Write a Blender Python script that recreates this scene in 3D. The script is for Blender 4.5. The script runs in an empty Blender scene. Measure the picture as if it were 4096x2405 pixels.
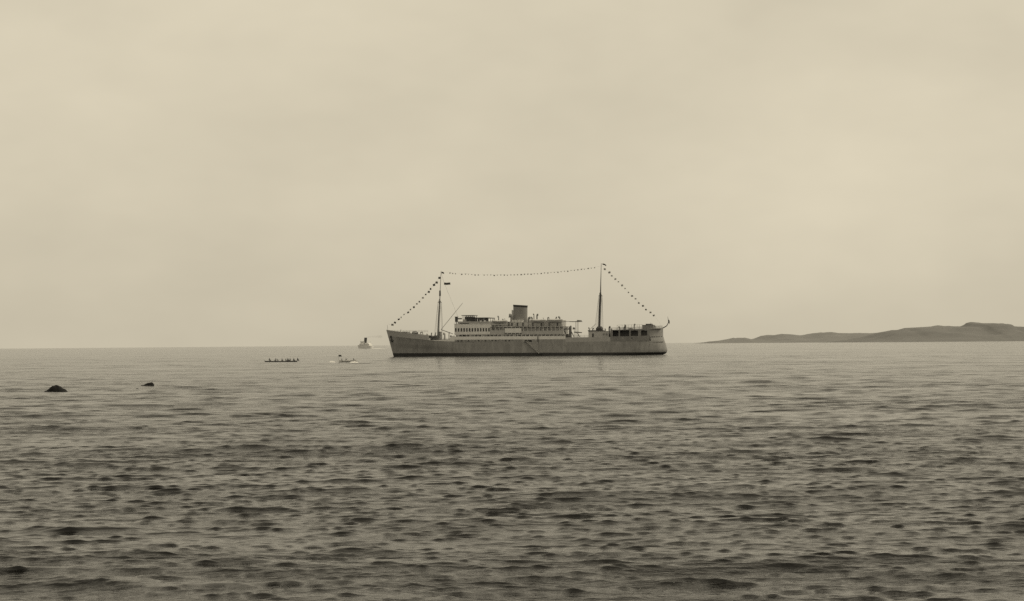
import bpy, bmesh, math, random
import numpy as np
from mathutils import Matrix, Vector

random.seed(7)
rng = np.random.default_rng(11)
R = math.radians
scene = bpy.context.scene
COL = scene.collection

# ------------------------------------------------------------------ camera
F_PX = 8000.0                      # focal length in pixels of the 4096 px wide photograph
CAM_H = 6.0
HORIZON = 1377.0
cam_data = bpy.data.cameras.new("camera")
cam_data.sensor_width = 36.0
cam_data.lens = 36.0 * F_PX / 4096.0
cam_data.clip_start = 0.5
cam_data.clip_end = 90000.0
cam = bpy.data.objects.new("camera", cam_data)
COL.objects.link(cam)
cam.location = (0, 0, CAM_H)
cam.rotation_euler = (R(90) + math.atan((HORIZON - 1202.5) / F_PX), R(0.487), 0)
scene.camera = cam

# ------------------------------------------------------------------ world, sun, exposure
SUN_EL, SUN_AZ = 48.0, 88.0        # degrees; azimuth measured from straight ahead to the right
world = bpy.data.worlds.new("World")
scene.world = world
world.use_nodes = True
wn, wl = world.node_tree.nodes, world.node_tree.links
wn.clear()
sky = wn.new("ShaderNodeTexSky")
sky.sky_type = 'NISHITA'
sky.sun_disc = False
sky.sun_elevation = R(SUN_EL)
sky.sun_rotation = R(SUN_AZ)
sky.air_density = 1.0
sky.dust_density = 3.0
bw = wn.new("ShaderNodeRGBToBW")
even = wn.new("ShaderNodeMix"); even.data_type = 'FLOAT'      # thin high overcast evens the dome out
even.inputs[0].default_value = 0.55
even.inputs[3].default_value = 9.7
tex = wn.new("ShaderNodeTexCoord")
mapn = wn.new("ShaderNodeMapping"); mapn.inputs['Scale'].default_value = (1.6, 1.6, 3.2)
cl = wn.new("ShaderNodeTexNoise"); cl.inputs['Scale'].default_value = 3.4; cl.inputs['Detail'].default_value = 4.0
cl.inputs['Roughness'].default_value = 0.55
clr = wn.new("ShaderNodeMapRange")
clr.inputs['From Min'].default_value = 0.25; clr.inputs['From Max'].default_value = 0.75
clr.inputs['To Min'].default_value = 0.89; clr.inputs['To Max'].default_value = 1.10
mul = wn.new("ShaderNodeMath"); mul.operation = 'MULTIPLY'
tint = wn.new("ShaderNodeVectorMath"); tint.operation = 'SCALE'
tint.inputs[0].default_value = (1.0, 0.900, 0.685)
bg = wn.new("ShaderNodeBackground"); bg.inputs['Strength'].default_value = 0.1
wo = wn.new("ShaderNodeOutputWorld")
wl.new(sky.outputs[0], bw.inputs[0])
wl.new(bw.outputs[0], even.inputs[2])
wl.new(tex.outputs['Generated'], mapn.inputs[0]); wl.new(mapn.outputs[0], cl.inputs['Vector'])
wl.new(cl.outputs['Fac'], clr.inputs['Value'])
wl.new(even.outputs[0], mul.inputs[0]); wl.new(clr.outputs[0], mul.inputs[1])
wl.new(mul.outputs[0], tint.inputs['Scale'])
wl.new(tint.outputs[0], bg.inputs['Color']); wl.new(bg.outputs[0], wo.inputs['Surface'])

sun_data = bpy.data.lights.new("sun", 'SUN')
sun_data.energy = 1.3
sun_data.angle = R(12)
sun_data.color = (1.0, 0.90, 0.69)
sun = bpy.data.objects.new("sun", sun_data)
COL.objects.link(sun)
sd = Vector((math.sin(R(SUN_AZ)) * math.cos(R(SUN_EL)), math.cos(R(SUN_AZ)) * math.cos(R(SUN_EL)), math.sin(R(SUN_EL))))
sun.rotation_euler = sd.to_track_quat('Z', 'Y').to_euler()

vs = scene.view_settings
vs.view_transform = 'Standard'; vs.look = 'None'; vs.gamma = 1.0; vs.exposure = 0.0
vs.use_curve_mapping = False
scene.render.engine = 'CYCLES'
scene.cycles.use_denoising = False
scene.cycles.max_bounces = 6
scene.cycles.pixel_filter_type = 'BLACKMAN_HARRIS'
scene.cycles.filter_width = 1.5      # the old lens is soft

# ------------------------------------------------------------------ pixel <-> world measuring
CAM_M = Matrix.LocRotScale(cam.location, cam.rotation_euler, None)
def ray(px, py):
    d = Vector(((px - 2048.0) / F_PX, -(py - 1202.5) / F_PX, -1.0))
    return (CAM_M.to_3x3() @ d).normalized()
def on_sea(px, py):
    d = ray(px, py)
    t = -CAM_H / d.z
    return Vector((d.x * t, d.y * t, 0.0))
def at_depth(px, py, depth):
    d = ray(px, py)
    return Vector((0, 0, CAM_H)) + d * (depth / d.y)

# ------------------------------------------------------------------ materials
MATS = {}
def mat(name, col, rough=0.6, vary=0.12, scale=1.5, stretch=(1, 1, 1), metal=0.0, bump=0.0):
    if name in MATS:
        return MATS[name]
    if not hasattr(col, '__len__'):
        col = (col, col * 0.985, col * 0.955)
    m = bpy.data.materials.new(name); m.use_nodes = True
    n, l = m.node_tree.nodes, m.node_tree.links
    b = n['Principled BSDF']
    b.inputs['Roughness'].default_value = rough
    b.inputs['Metallic'].default_value = metal
    tc = n.new("ShaderNodeTexCoord"); mp = n.new("ShaderNodeMapping"); mp.inputs['Scale'].default_value = stretch
    nz = n.new("ShaderNodeTexNoise"); nz.inputs['Scale'].default_value = scale; nz.inputs['Detail'].default_value = 6.0
    nz.inputs['Roughness'].default_value = 0.62
    mr = n.new("ShaderNodeMapRange")
    mr.inputs['From Min'].default_value = 0.3; mr.inputs['From Max'].default_value = 0.7
    mr.inputs['To Min'].default_value = 1 - vary; mr.inputs['To Max'].default_value = 1 + vary
    sc = n.new("ShaderNodeVectorMath"); sc.operation = 'SCALE'; sc.inputs[0].default_value = col
    l.new(tc.outputs['Object'], mp.inputs[0]); l.new(mp.outputs[0], nz.inputs['Vector'])
    l.new(nz.outputs['Fac'], mr.inputs['Value']); l.new(mr.outputs[0], sc.inputs['Scale'])
    l.new(sc.outputs[0], b.inputs['Base Color'])
    if bump > 0:
        bp = n.new("ShaderNodeBump"); bp.inputs['Strength'].default_value = 1.0; bp.inputs['Distance'].default_value = bump
        l.new(nz.outputs['Fac'], bp.inputs['Height']); l.new(bp.outputs[0], b.inputs['Normal'])
    MATS[name] = m
    return m

M_HULL = mat("hull_grey_paint", 0.285, 0.6, 0.2, 0.35, (1.3, 1, 0.28))
def weather(m, amount, stretch, scale):
    n, l = m.node_tree.nodes, m.node_tree.links
    b = n['Principled BSDF']; src = b.inputs['Base Color'].links[0].from_socket
    tc = n.new("ShaderNodeTexCoord"); mp = n.new("ShaderNodeMapping"); mp.inputs['Scale'].default_value = stretch
    z = n.new("ShaderNodeTexNoise"); z.inputs['Scale'].default_value = scale; z.inputs['Detail'].default_value = 5.0
    r = n.new("ShaderNodeMapRange"); r.inputs['From Min'].default_value = 0.45; r.inputs['From Max'].default_value = 0.72
    r.inputs['To Min'].default_value = 1.0; r.inputs['To Max'].default_value = 1.0 - amount
    v = n.new("ShaderNodeVectorMath"); v.operation = 'SCALE'
    l.new(tc.outputs['Object'], mp.inputs[0]); l.new(mp.outputs[0], z.inputs['Vector']); l.new(z.outputs['Fac'], r.inputs['Value'])
    l.new(src, v.inputs[0]); l.new(r.outputs[0], v.inputs['Scale']); l.new(v.outputs[0], b.inputs['Base Color'])
weather(M_HULL, 0.16, (1.0, 1.0, 0.5), 0.9)      # dirt and rust runs down the plates
M_BOOT = mat("boot_topping_black", 0.030, 0.5, 0.3, 0.5)
M_WHITE = mat("white_ship_paint", 0.70, 0.5, 0.09, 0.5, (1, 1, 0.4))
M_BUFF = mat("stone_ship_paint", 0.42, 0.55, 0.1, 0.4)
M_STRAKE = mat("pale_strake_paint", 0.38, 0.55, 0.1, 0.4)
M_GLASSL = mat("curtained_glass", 0.17, 0.3, 0.3, 0.4)
M_DECK = mat("weathered_deck", 0.22, 0.8, 0.15, 0.8)
M_DARK = mat("dark_iron", 0.045, 0.6, 0.25, 2.0)
M_SPAR = mat("dark_spar", 0.07, 0.6, 0.2, 0.6)
M_SPARL = mat("grey_spar", 0.20, 0.6, 0.2, 0.6)
M_FUNNEL = mat("funnel_grey", 0.21, 0.55, 0.08, 0.35, (1, 1, 0.5))
M_BLACK = mat("funnel_black", 0.03, 0.5, 0.2, 1.0)
M_GLASS = mat("dark_window_glass", 0.025, 0.12, 0.2, 3.0)
M_CANVAS = mat("dark_canvas", 0.07, 0.9, 0.3, 1.4)
M_CANVASL = mat("pale_canvas", 0.45, 0.9, 0.12, 1.4)
M_ROPE = mat("tarred_rope", 0.08, 0.9, 0.2, 5.0)
M_ROCK = mat("wet_black_rock", 0.012, 0.8, 0.5, 2.2, bump=0.08)
M_ROCK.node_tree.nodes["Principled BSDF"].inputs["Specular IOR Level"].default_value = 0.1
M_CLOTH = mat("dark_cloth", 0.03, 0.9, 0.3, 4.0)
M_CLOTHG = mat("grey_cloth", 0.10, 0.9, 0.3, 4.0)
M_WOOD = mat("dark_boat_wood", 0.14, 0.6, 0.3, 2.0)
M_PALE = mat("pale_boat_paint", 0.80, 0.45, 0.08, 1.5)
M_FOAM = mat("sea_foam", 0.80, 0.9, 0.08, 1.5)
M_FAR = mat("far_steamer_grey", 0.78, 0.6, 0.1, 0.2)
M_FARW = mat("far_steamer_pale", 0.82, 0.6, 0.1, 0.2)

# ------------------------------------------------------------------ mesh builder
class MB:
    def __init__(s):
        s.v, s.f, s.m = [], [], []
    def quad(s, a, b, c, d, mi=0):
        i = len(s.v); s.v += [tuple(a), tuple(b), tuple(c), tuple(d)]; s.f.append((i, i+1, i+2, i+3)); s.m.append(mi)
    def box(s, x0, x1, y0, y1, z0, z1, mi=0):
        if x0 > x1: x0, x1 = x1, x0
        if y0 > y1: y0, y1 = y1, y0
        if z0 > z1: z0, z1 = z1, z0
        i = len(s.v)
        s.v += [(x0,y0,z0),(x1,y0,z0),(x1,y1,z0),(x0,y1,z0),(x0,y0,z1),(x1,y0,z1),(x1,y1,z1),(x0,y1,z1)]
        for f in ((0,3,2,1),(4,5,6,7),(0,1,5,4),(1,2,6,5),(2,3,7,6),(3,0,4,7)):
            s.f.append(tuple(i+k for k in f)); s.m.append(mi)
        return s
    def tube(s, pts, rads, n=8, mi=0, cap=True):
        pts = [Vector(p) for p in pts]
        if not hasattr(rads, '__len__'): rads = [rads] * len(pts)
        base = len(s.v)
        for k, p in enumerate(pts):
            t = (pts[min(k+1, len(pts)-1)] - pts[max(k-1, 0)]).normalized()
            up = Vector((0, 1, 0)) if abs(t.y) < 0.9 else Vector((1, 0, 0))
            u = t.cross(up).normalized(); w = t.cross(u)
            for j in range(n):
                a = 2 * math.pi * j / n
                q = p + (u * math.cos(a) + w * math.sin(a)) * rads[k]
                s.v.append(tuple(q))
        for k in range(len(pts) - 1):
            for j in range(n):
                a = base + k*n + j; b = base + k*n + (j+1) % n
                s.f.append((a, b, b+n, a+n)); s.m.append(mi)
        if cap:
            s.f.append(tuple(base + j for j in range(n))); s.m.append(mi)
            e = base + (len(pts)-1)*n
            s.f.append(tuple(e + n-1-j for j in range(n))); s.m.append(mi)
        return s
    def loft(s, rings, mi=0, closed=True, cap=True, mfun=None):
        base = len(s.v); n = len(rings[0])
        for r in rings: s.v += [tuple(p) for p in r]
        for k in range(len(rings)-1):
            for j in range(n if closed else n-1):
                a = base+k*n+j; b = base+k*n+(j+1) % n
                s.f.append((a, b, b+n, a+n)); s.m.append(mfun(k, j) if mfun else mi)
        if cap:
            s.f.append(tuple(base+j for j in range(n))); s.m.append(mi)
            e = base+(len(rings)-1)*n
            s.f.append(tuple(e+n-1-j for j in range(n))); s.m.append(mi)
        return s
    def mesh(s, name, mats, smooth=False):
        me = bpy.data.meshes.new(name)
        me.from_pydata(s.v, [], s.f)
        for m in (mats if isinstance(mats, (list, tuple)) else [mats]): me.materials.append(m)
        me.polygons.foreach_set("material_index", s.m)
        bm = bmesh.new(); bm.from_mesh(me)
        bmesh.ops.remove_doubles(bm, verts=bm.verts, dist=1e-4)
        bmesh.ops.recalc_face_normals(bm, faces=bm.faces)
        bm.to_mesh(me); bm.free()
        if smooth:
            me.polygons.foreach_set("use_smooth", [True] * len(me.polygons))
            try: me.set_sharp_from_angle(angle=R(40))
            except Exception: pass
        me.update()
        return me
    def build(s, name, mats, parent=None, smooth=False, loc=None):
        return link(name, s.mesh(name, mats, smooth), parent, loc)

def link(name, me, parent=None, loc=None):
    o = bpy.data.objects.new(name, me); COL.objects.link(o)
    if parent is not None: o.parent = parent
    if loc is not None: o.location = loc
    return o
def tag(o, label, cat=None, group=None, kind=None):
    o["label"] = label
    if cat: o["category"] = cat
    if group: o["group"] = group
    if kind: o["kind"] = kind
    return o
def empty(name, loc=(0, 0, 0), rz=0.0):
    o = bpy.data.objects.new(name, None); COL.objects.link(o)
    o.location = loc; o.rotation_euler = (0, 0, rz)
    return o

# ------------------------------------------------------------------ sea
def build_sea():
    rows = [0.6, 4.0, 9.0, 14.0]
    r = 20.0
    while r < 40: rows.append(r); r += 0.12
    while r < 85: rows.append(r); r += 0.075
    while r < 200: rows.append(r); r += 0.075 + (r - 85) / 115 * 0.25
    while r < 520: rows.append(r); r += 0.325 + (r - 200) / 320 * 0.9
    while r < 45000: rows.append(r); r *= 1.0 + 0.0024 * (r / 520) ** 0.8
    rows.append(60000.0)
    rr = np.array(rows)
    dense = np.radians(np.linspace(-20, 20, 601))
    coarse = np.radians(np.arange(25, 336, 5.5))
    th = np.concatenate([dense, coarse])
    nr, nc = len(rr), len(th)
    step = np.gradient(rr)
    step = np.maximum(step, rr * (dense[1] - dense[0]))
    X = (rr[:, None] * np.sin(th)[None, :])
    Y = (rr[:, None] * np.cos(th)[None, :])
    Z = np.zeros_like(X)
    DX = np.zeros_like(X); DY = np.zeros_like(X)
    edge = np.ones(nc); edge[601:] = 0.0
    edge[:12] = np.linspace(0, 1, 12); edge[589:601] = np.linspace(1, 0, 12)
    nearfade = np.clip((rr - 14) / 6, 0, 1)
    # slow gusts: chop is livelier in some patches than in others
    gust = np.zeros_like(X)
    for i in range(14):
        lam = 7 * (1.55 ** (i * 0.55)); a = rng.uniform(0, 2*math.pi); kx = 0.30*math.cos(a)/lam*2*math.pi; ky = math.sin(a)/lam*2*math.pi
        gust += np.sin(kx*X + ky*Y + rng.uniform(0, 6.28))
    gust = np.clip(1.0 + 0.0 * gust, 0.75, 1.35)
    X0, Y0 = X.copy(), Y.copy()
    inner = (rr > 45) & (rr < 85)
    for lo, hi, N, peak, width, rms, spr, sharp in SEA_BANDS:
        Zb = np.zeros_like(X0)
        lams = np.exp(np.linspace(math.log(lo), math.log(hi), N)) * rng.uniform(0.97, 1.03, N)
        shp = np.exp(-0.5*((np.log(lams) - math.log(peak))/width)**2)
        sl = shp * rms * math.sqrt(2.0/np.sum(shp**2))
        for lam, s0 in zip(lams, sl):
            k = 2*math.pi/lam
            ang = R(-97) + rng.normal(0, spr)              # running towards the camera
            kx, ky = k*math.cos(ang), k*math.sin(ang)
            fac = np.clip((lam/step - 2.2)/2.0, 0, 1) * nearfade
            if not (fac > 0).any(): continue
            last = int(np.max(np.nonzero(fac > 0)[0])) + 1
            ph = kx*X0[:last] + ky*Y0[:last] + rng.uniform(0, 6.283)
            w = fac[:last, None] * edge[None, :] * (s0/k) * gust[:last]
            s_, c_ = np.sin(ph), np.cos(ph)
            Zb[:last] += w*c_
            DX[:last] -= 0.8*w*s_*kx/k
            DY[:last] -= 0.8*w*s_*ky/k
        sig = np.std(Zb[inner][:, 20:580])
        g = Zb / sig
        Z += sig * (0.42*g + sharp*np.minimum(np.maximum(g - 0.6, 0), 2.2)**1.5)        # flat troughs, sparse peaked crests
    X += DX; Y += DY
    Y -= 0.8*np.clip(Z, -0.3, 0.45)                                      # fronts steeper than backs
    co = np.stack([X, Y, Z], axis=-1).reshape(-1, 3)
    idx = np.arange(nr*nc).reshape(nr, nc)
    nxt = np.roll(idx, -1, axis=1)
    q = np.stack([idx[:-1], nxt[:-1], nxt[1:], idx[1:]], axis=-1).reshape(-1, 4)[:, ::-1]
    me = bpy.data.meshes.new("sea")
    me.vertices.add(len(co)); me.vertices.foreach_set("co", co.ravel().astype(np.float32))
    nf = len(q)
    me.loops.add(nf*4); me.loops.foreach_set("vertex_index", q.ravel().astype(np.int32))
    me.polygons.add(nf)
    me.polygons.foreach_set("loop_start", np.arange(0, nf*4, 4, dtype=np.int32))
    me.polygons.foreach_set("use_smooth", np.ones(nf, dtype=bool))
    me.update(calc_edges=True)
    m = bpy.data.materials.new("sea_water"); m.use_nodes = True
    n, l = m.node_tree.nodes, m.node_tree.links
    b = n['Principled BSDF']
    b.inputs['Base Color'].default_value = (0.010, 0.0097, 0.009, 1)
    b.inputs['Roughness'].default_value = 0.12
    b.inputs['IOR'].default_value = 1.33
    tc = n.new("ShaderNodeTexCoord")
    def noise(scale, stretch, detail):
        mp = n.new("ShaderNodeMapping"); mp.inputs['Scale'].default_value = stretch
        mp.inputs['Rotation'].default_value = (0, 0, R(6))
        z = n.new("ShaderNodeTexNoise"); z.inputs['Scale'].default_value = scale; z.inputs['Detail'].default_value = detail
        z.inputs['Roughness'].default_value = 0.58
        l.new(tc.outputs['Object'], mp.inputs[0]); l.new(mp.outputs[0], z.inputs['Vector'])
        return z
    prev = None
    paw = noise(0.035, (0.22, 1, 1), 4.0)              # cat's-paws: gusts roughen some streaks more than others
    pr = n.new("ShaderNodeMapRange"); pr.inputs['From Min'].default_value = 0.35; pr.inputs['From Max'].default_value = 0.65
    pr.inputs['To Min'].default_value = 0.4; pr.inputs['To Max'].default_value = 2.1
    l.new(paw.outputs['Fac'], pr.inputs['Value'])
    for sc_, st_, det, dist in ((0.17, (0.45, 1, 1), 3.0, 1.0), (1.2, (0.55, 1, 1), 4.0, 0.11), (4.6, (0.65, 1, 1), 4.0, 0.04)):
        nz = noise(sc_, st_, det)                      # low waves, wavelets, ripples
        bp = n.new("ShaderNodeBump"); bp.inputs['Strength'].default_value = 1.0; pm_ = n.new("ShaderNodeMath"); pm_.operation = 'MULTIPLY'; pm_.inputs[1].default_value = dist
        l.new(pr.outputs[0], pm_.inputs[0]); l.new(pm_.outputs[0], bp.inputs['Distance'])
        l.new(nz.outputs['Fac'], bp.inputs['Height'])
        if prev: l.new(prev.outputs[0], bp.inputs['Normal'])
        prev = bp
    l.new(prev.outputs[0], b.inputs['Normal'])
    me.materials.append(m)
    o = link("sea", me)
    tag(o, "wind-ruffled grey open sea reaching to the horizon", kind="structure")
    return o
# (shortest, longest wave, how many, commonest length, width in log, rms slope, spread of direction, peaking)
SEA_BANDS = [(0.24, 2.0, 120, 0.58, 0.80, 0.225, 0.50, 0.40),
             (1.5, 7.0, 60, 2.3, 0.55, 0.115, 0.38, 0.40),
             (7.0, 34.0, 40, 13.0, 0.55, 0.055, 0.34, 0.15)]
build_sea()

# ------------------------------------------------------------------ headlands on the right
def headland(name, label, prof, depth, front, back, seed, col):
    r2 = np.random.default_rng(seed)
    pxs = np.arange(prof[0][0], prof[-1][0] + 1, 5.0)
    ys = np.interp(pxs, [p[0] for p in prof], [p[1] for p in prof])
    ring = []
    rowsN = 46
    co = []
    ph = r2.uniform(0, 6.28, (18, 2))
    for i, px in enumerate(pxs):
        top = at_depth(px, ys[i], depth)
        H = max(top.z, -3.0)
        for j in range(rowsN):
            s = j / (rowsN - 1)
            y = depth - front + s * (front + back)
            fr = front / (front + back)
            if s <= fr: h = math.sin(0.5*math.pi*(s/fr)) ** 1.15
            else: h = math.cos(0.5*math.pi*(s-fr)/(1-fr)) ** 1.2
            x = top.x * (1 + (y - depth) / depth * 0.15)
            nz = 0
            for k in range(18):
                wl_ = 800 / (1.35 ** k)
                nz += (0.74 ** k) * math.sin(x/wl_*6.28*math.cos(ph[k, 0]*3) + y/wl_*6.28*math.sin(ph[k, 0]*3) + ph[k, 1])
            env = math.sin(math.pi*min(1, s/fr*0.5 if s < fr else 0.5)) if s < fr else 1
            amp = 0.09*H*(1 - math.exp(-((s-fr)/0.12)**2)) + 0.012*H
            co.append((x, y, H*h + amp*nz*min(1, 4*s)*min(1, 4*(1-s)) - 1.2*(1 if j in (0, rowsN-1) else 0)))
    nc_ = len(pxs)
    faces = [(i*rowsN+j, (i+1)*rowsN+j, (i+1)*rowsN+j+1, i*rowsN+j+1) for i in range(nc_-1) for j in range(rowsN-1)]
    me = bpy.data.meshes.new(name); me.from_pydata(co, [], faces)
    me.polygons.foreach_set("use_smooth", [True]*len(faces))
    me.materials.append(col)
    o = link(name, me)
    return tag(o, label, kind="structure")
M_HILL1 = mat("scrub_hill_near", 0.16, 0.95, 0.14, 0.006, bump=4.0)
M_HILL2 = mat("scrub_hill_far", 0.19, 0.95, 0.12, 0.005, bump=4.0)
far_prof = [(2800,1390),(2835,1370),(2860,1365.5),(2897,1363),(2933,1357),(2959,1351),(2986,1357),(3027,1359),(3051,1353),(3075,1344),(3105,1339),
            (3146,1340),(3182,1344),(3217,1341),(3253,1335),(3306,1329),(3336,1333),(3431,1334),(3508,1332),(3600,1330),(3800,1332),(3980,1345),(4060,1362),(4100,1375)]
near_prof = [(3350,1385),(3400,1366),(3470,1352),(3530,1331),(3580,1321),(3603,1321),(3633,1313),(3680,1310),(3728,1307),(3799,1305),(3817,1308),(3855,1309),(3894,1310),
             (3909,1305),(3921,1297),(3935,1294),(3948,1293),(3965,1292.5),(3983,1293),(4001,1299),(4010,1305),(4054,1307),(4096,1309),(4250,1311),(4400,1306),(4600,1318),(4900,1330),(5200,1356),(5260,1372)]
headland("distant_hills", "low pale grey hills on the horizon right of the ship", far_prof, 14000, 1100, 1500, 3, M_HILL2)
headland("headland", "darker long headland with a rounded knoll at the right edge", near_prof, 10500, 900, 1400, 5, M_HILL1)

# ------------------------------------------------------------------ the passenger ship
YAW, TRIM = R(-11.0), R(0.22)
SHIP_D = 1026.0
c0 = at_depth(2108, 1420, SHIP_D)
SHIP_M = Matrix.Translation((c0.x, SHIP_D, 0)) @ Matrix.Rotation(YAW, 4, 'Z') @ Matrix.Rotation(TRIM, 4, 'Y')
SHIP_I = SHIP_M.inverted()
def P(px, py, yl=-9.0):
    """photo pixel -> (x along the ship, z up) on the ship's own vertical plane y = yl"""
    o = SHIP_I @ Vector((0, 0, CAM_H)); d = SHIP_I.to_3x3() @ ray(px, py)
    t = (yl - o.y) / d.y
    p = o + d * t
    return p.x, p.z
def PX(px, yl=-9.0): return P(px, 1370, yl)[0]
def PZ(py, px=2100, yl=-9.0): return P(px, py, yl)[1]

ship = empty("passenger_ship")
ship.matrix_world = SHIP_M
tag(ship, "large grey-hulled passenger ship with one funnel and two masts, dressed with flags", "ship")

xb, zb = P(1545, 1319.5, 0); xw, _ = P(1574, 1424, 0)
xs = PX(2667, 0)
L = xs - xb
HB = 9.6
def hb(x, zrel=1.0):
    """half breadth; zrel 1 at deck, 0 at the waterline"""
    t = (x - xb) / L
    t = min(max(t, 0.0), 1.0)
    ent = 0.22 + 0.10*(1 - zrel)
    b = HB
    if t < ent:
        u = 1 - t/ent
        b *= max(0.0, 1 - u ** (2.0 if zrel > 0.5 else 1.8)) ** 0.95
    run = 0.80 - 0.03*(1 - zrel)
    if t > run:
        u = (t - run)/(1 - run)
        b *= max(0.0, 1 - min(u, 1.0) ** 2.5) ** (0.60 + 0.1*(1 - zrel))
    return max(b, 0.02)
# sheer of the grey shell (top of the grey paint)
sheer_pts = [P(1551, 1346, 0)] + [P(a, b, -hb(PX(a))) for a, b in ((1590,1349),(1635,1354),(1695,1359.5),(1750,1364),(1830,1367),(1950,1368),(2100,1369),(2300,1368),(2450,1366),(2560,1364),(2640,1362))] + [P(2668, 1361, 0)]
sheer_pts.sort()
def sheer(x): return float(np.interp(x, [p[0] for p in sheer_pts], [p[1] for p in sheer_pts]))
def stem_x(z): return xb + (zb - z) * (xw - xb) / zb
stern_pts = sorted([(P(a, b, 0)[1], P(a, b, 0)[0]) for a, b in ((2652,1318),(2653,1345),(2658,1362),(2665,1382),(2670,1400),(2668,1409),(2661,1416),(2648,1421))] + [(-1.5, PX(2632, 0)), (-6, PX(2590, 0))])
def stern_x(z): return float(np.interp(z, [p[0] for p in stern_pts], [p[1] for p in stern_pts]))
Z_BOOT = 1.55
def hull_point(u, z, side, zr):
    x = stem_x(z) + u * (stern_x(z) - stem_x(z))
    xm = xb + u * L                       # breadth by fraction of length at this level
    b = hb(xm, zr)
    if z < 0: b *= max(0.05, 1 - (-z/6.0) ** 3 * 0.7)
    return (x, side*b, z)
def hull_y(x, z):
    zr = min(1, max(0, z/sheer(x))); u = (x - stem_x(z))/(stern_x(z) - stem_x(z)); return hb(xb+u*L, zr)
us = [0.5*(1 - math.cos(math.pi*k/70)) for k in range(71)]
levels = 12
hull = MB()
for side in (-1, 1):
    rows_ = []
    for u in us:
        zt = sheer(xb + u*L)
        zz = [-6, -4, -2, 0, 0.8, Z_BOOT] + [Z_BOOT + (zt - Z_BOOT)*k/8 for k in range(1, 9)]
        rows_.append([hull_point(u, z, side, min(1, max(0, z/zt))) for z in zz])
    hull.loft(rows_, closed=False, cap=False, mfun=lambda k, j: 1 if j < 5 else 0)
hull_o = hull.build("hull", [M_HULL, M_BOOT], ship, smooth=True)

def plating(px0, px1, top, bot, inset=0.0, thick=0.12, mi=0, openings=(), mb=None, sides=(-1, 1), nseg=24, flush=True, px=True):
    """side plating that follows the hull's breadth. top/bot: z or function of x; openings: (x0, x1, z0, z1)"""
    mb = mb or MB()
    x0, x1 = (PX(px0), PX(px1)) if px else (px0, px1)
    xs_ = list(np.linspace(x0, x1, nseg+1))
    for o_ in openings: xs_ += [o_[0], o_[1]]
    xs_ = sorted(set(round(v, 4) for v in xs_))
    zl = sorted(set([round(v, 4) for o_ in openings for v in (o_[2], o_[3])]))
    tf = top if callable(top) else (lambda x: top)
    bf = bot if callable(bot) else (lambda x: bot)
    for side in sides:
        for a, b in zip(xs_[:-1], xs_[1:]):
            if b - a < 1e-3: continue
            za = [bf(a)] + zl + [tf(a)]; zb_ = [bf(b)] + zl + [tf(b)]
            mid = 0.5*(a+b)
            ya, yb = hb(a) - inset, hb(b) - inset
            for k in range(len(za)-1):
                zm = 0.5*(za[k] + za[k+1])
                if any(o_[0] < mid < o_[1] and o_[2] < zm < o_[3] for o_ in openings): continue
                i = len(mb.v)
                for (xx, yy, z0, z1) in ((a, ya, za[k], za[k+1]), (b, yb, zb_[k], zb_[k+1])):
                    yi = max(yy - thick, 0.0)
                    mb.v += [(xx, side*yy, z0), (xx, side*yy, z1), (xx, side*yi, z1), (xx, side*yi, z0)]
                for f in ((0,1,5,4),(1,2,6,5),(2,3,7,6),(3,0,4,7),(0,3,2,1),(4,5,6,7)):
                    mb.f.append(tuple(i+q for q in f)); mb.m.append(mi)
    return mb
def side_pair(name, m, parent, *a, **k):
    out = []
    for sd_ in (-1, 1):
        kk = dict(k); kk["sides"] = (sd_,)
        out.append(plating(*a, **kk).build(name, m, parent))
    return out[0]
def deck_plate(x0, x1, z, inset=0.15, thick=0.15, nseg=24, mb=None, zf=None):
    mb = mb or MB()
    rings = []
    for x in np.linspace(x0, x1, nseg+1):
        b = max(hb(x) - inset, 0.05); zz = zf(x) if zf else z
        rings.append([(x, -b, zz), (x, b, zz), (x, b, zz-thick), (x, -b, zz-thick)])
    return mb.loft(rings)

# --- forecastle: white bulwark strake above the grey
fc_top_pts = sorted([(xb, zb)] + [P(a, b, -hb(PX(a))) for a, b in ((1560,1322.5),(1588,1327.5),(1635,1334),(1677,1340),(1712,1344),(1716,1345))])
fc_top = lambda x: float(np.interp(x, [p[0] for p in fc_top_pts], [p[1] for p in fc_top_pts]))
X_FC = PX(1715)
def flare_strip(name, x1, topf, m, n=40):
    mb = MB()
    for side in (-1, 1):
        rings = []
        for k in range(n+1):
            u = (k/n) ** 1.4
            xm = xb + u*(x1 - xb)
            zt, zb_ = topf(xm), sheer(xm)
            r_ = []
            for j in range(5):
                z = zb_ + (zt - zb_)*j/4
                x = stem_x(z) + (xm - xb)/(x1 - xb)*(x1 - stem_x(z))
                b = max(hb(xm) + 0.10*j*(1-u)*min(1, 6*u), 0.03)
                r_.append((x, side*b, z))
            r_ += [(p[0]+0.05, side*max(abs(p[1]) - 0.14, 0.01), p[2]) for p in reversed(r_)]
            rings.append(r_)
        mb.loft(rings)
    return mb.build(name, m, ship, smooth=True)
flare_strip("forecastle_bulwark", X_FC, fc_top, M_STRAKE)
deck_plate(xb+1.5, X_FC, 0, inset=0.3, zf=lambda x: fc_top(x) - 1.0).build("forecastle_deck", M_DECK, ship)
b = MB(); b.box(X_FC-0.2, X_FC, -8.4, 8.4, sheer(X_FC)-1, fc_top(X_FC)-1.02); b.build("forecastle_bulkhead", M_BUFF, ship)
deck_plate(X_FC-4, xs-1.5, 0, inset=0.35, zf=lambda x: sheer(x) - 0.6, nseg=50).build("main_deck", M_DECK, ship)

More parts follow.
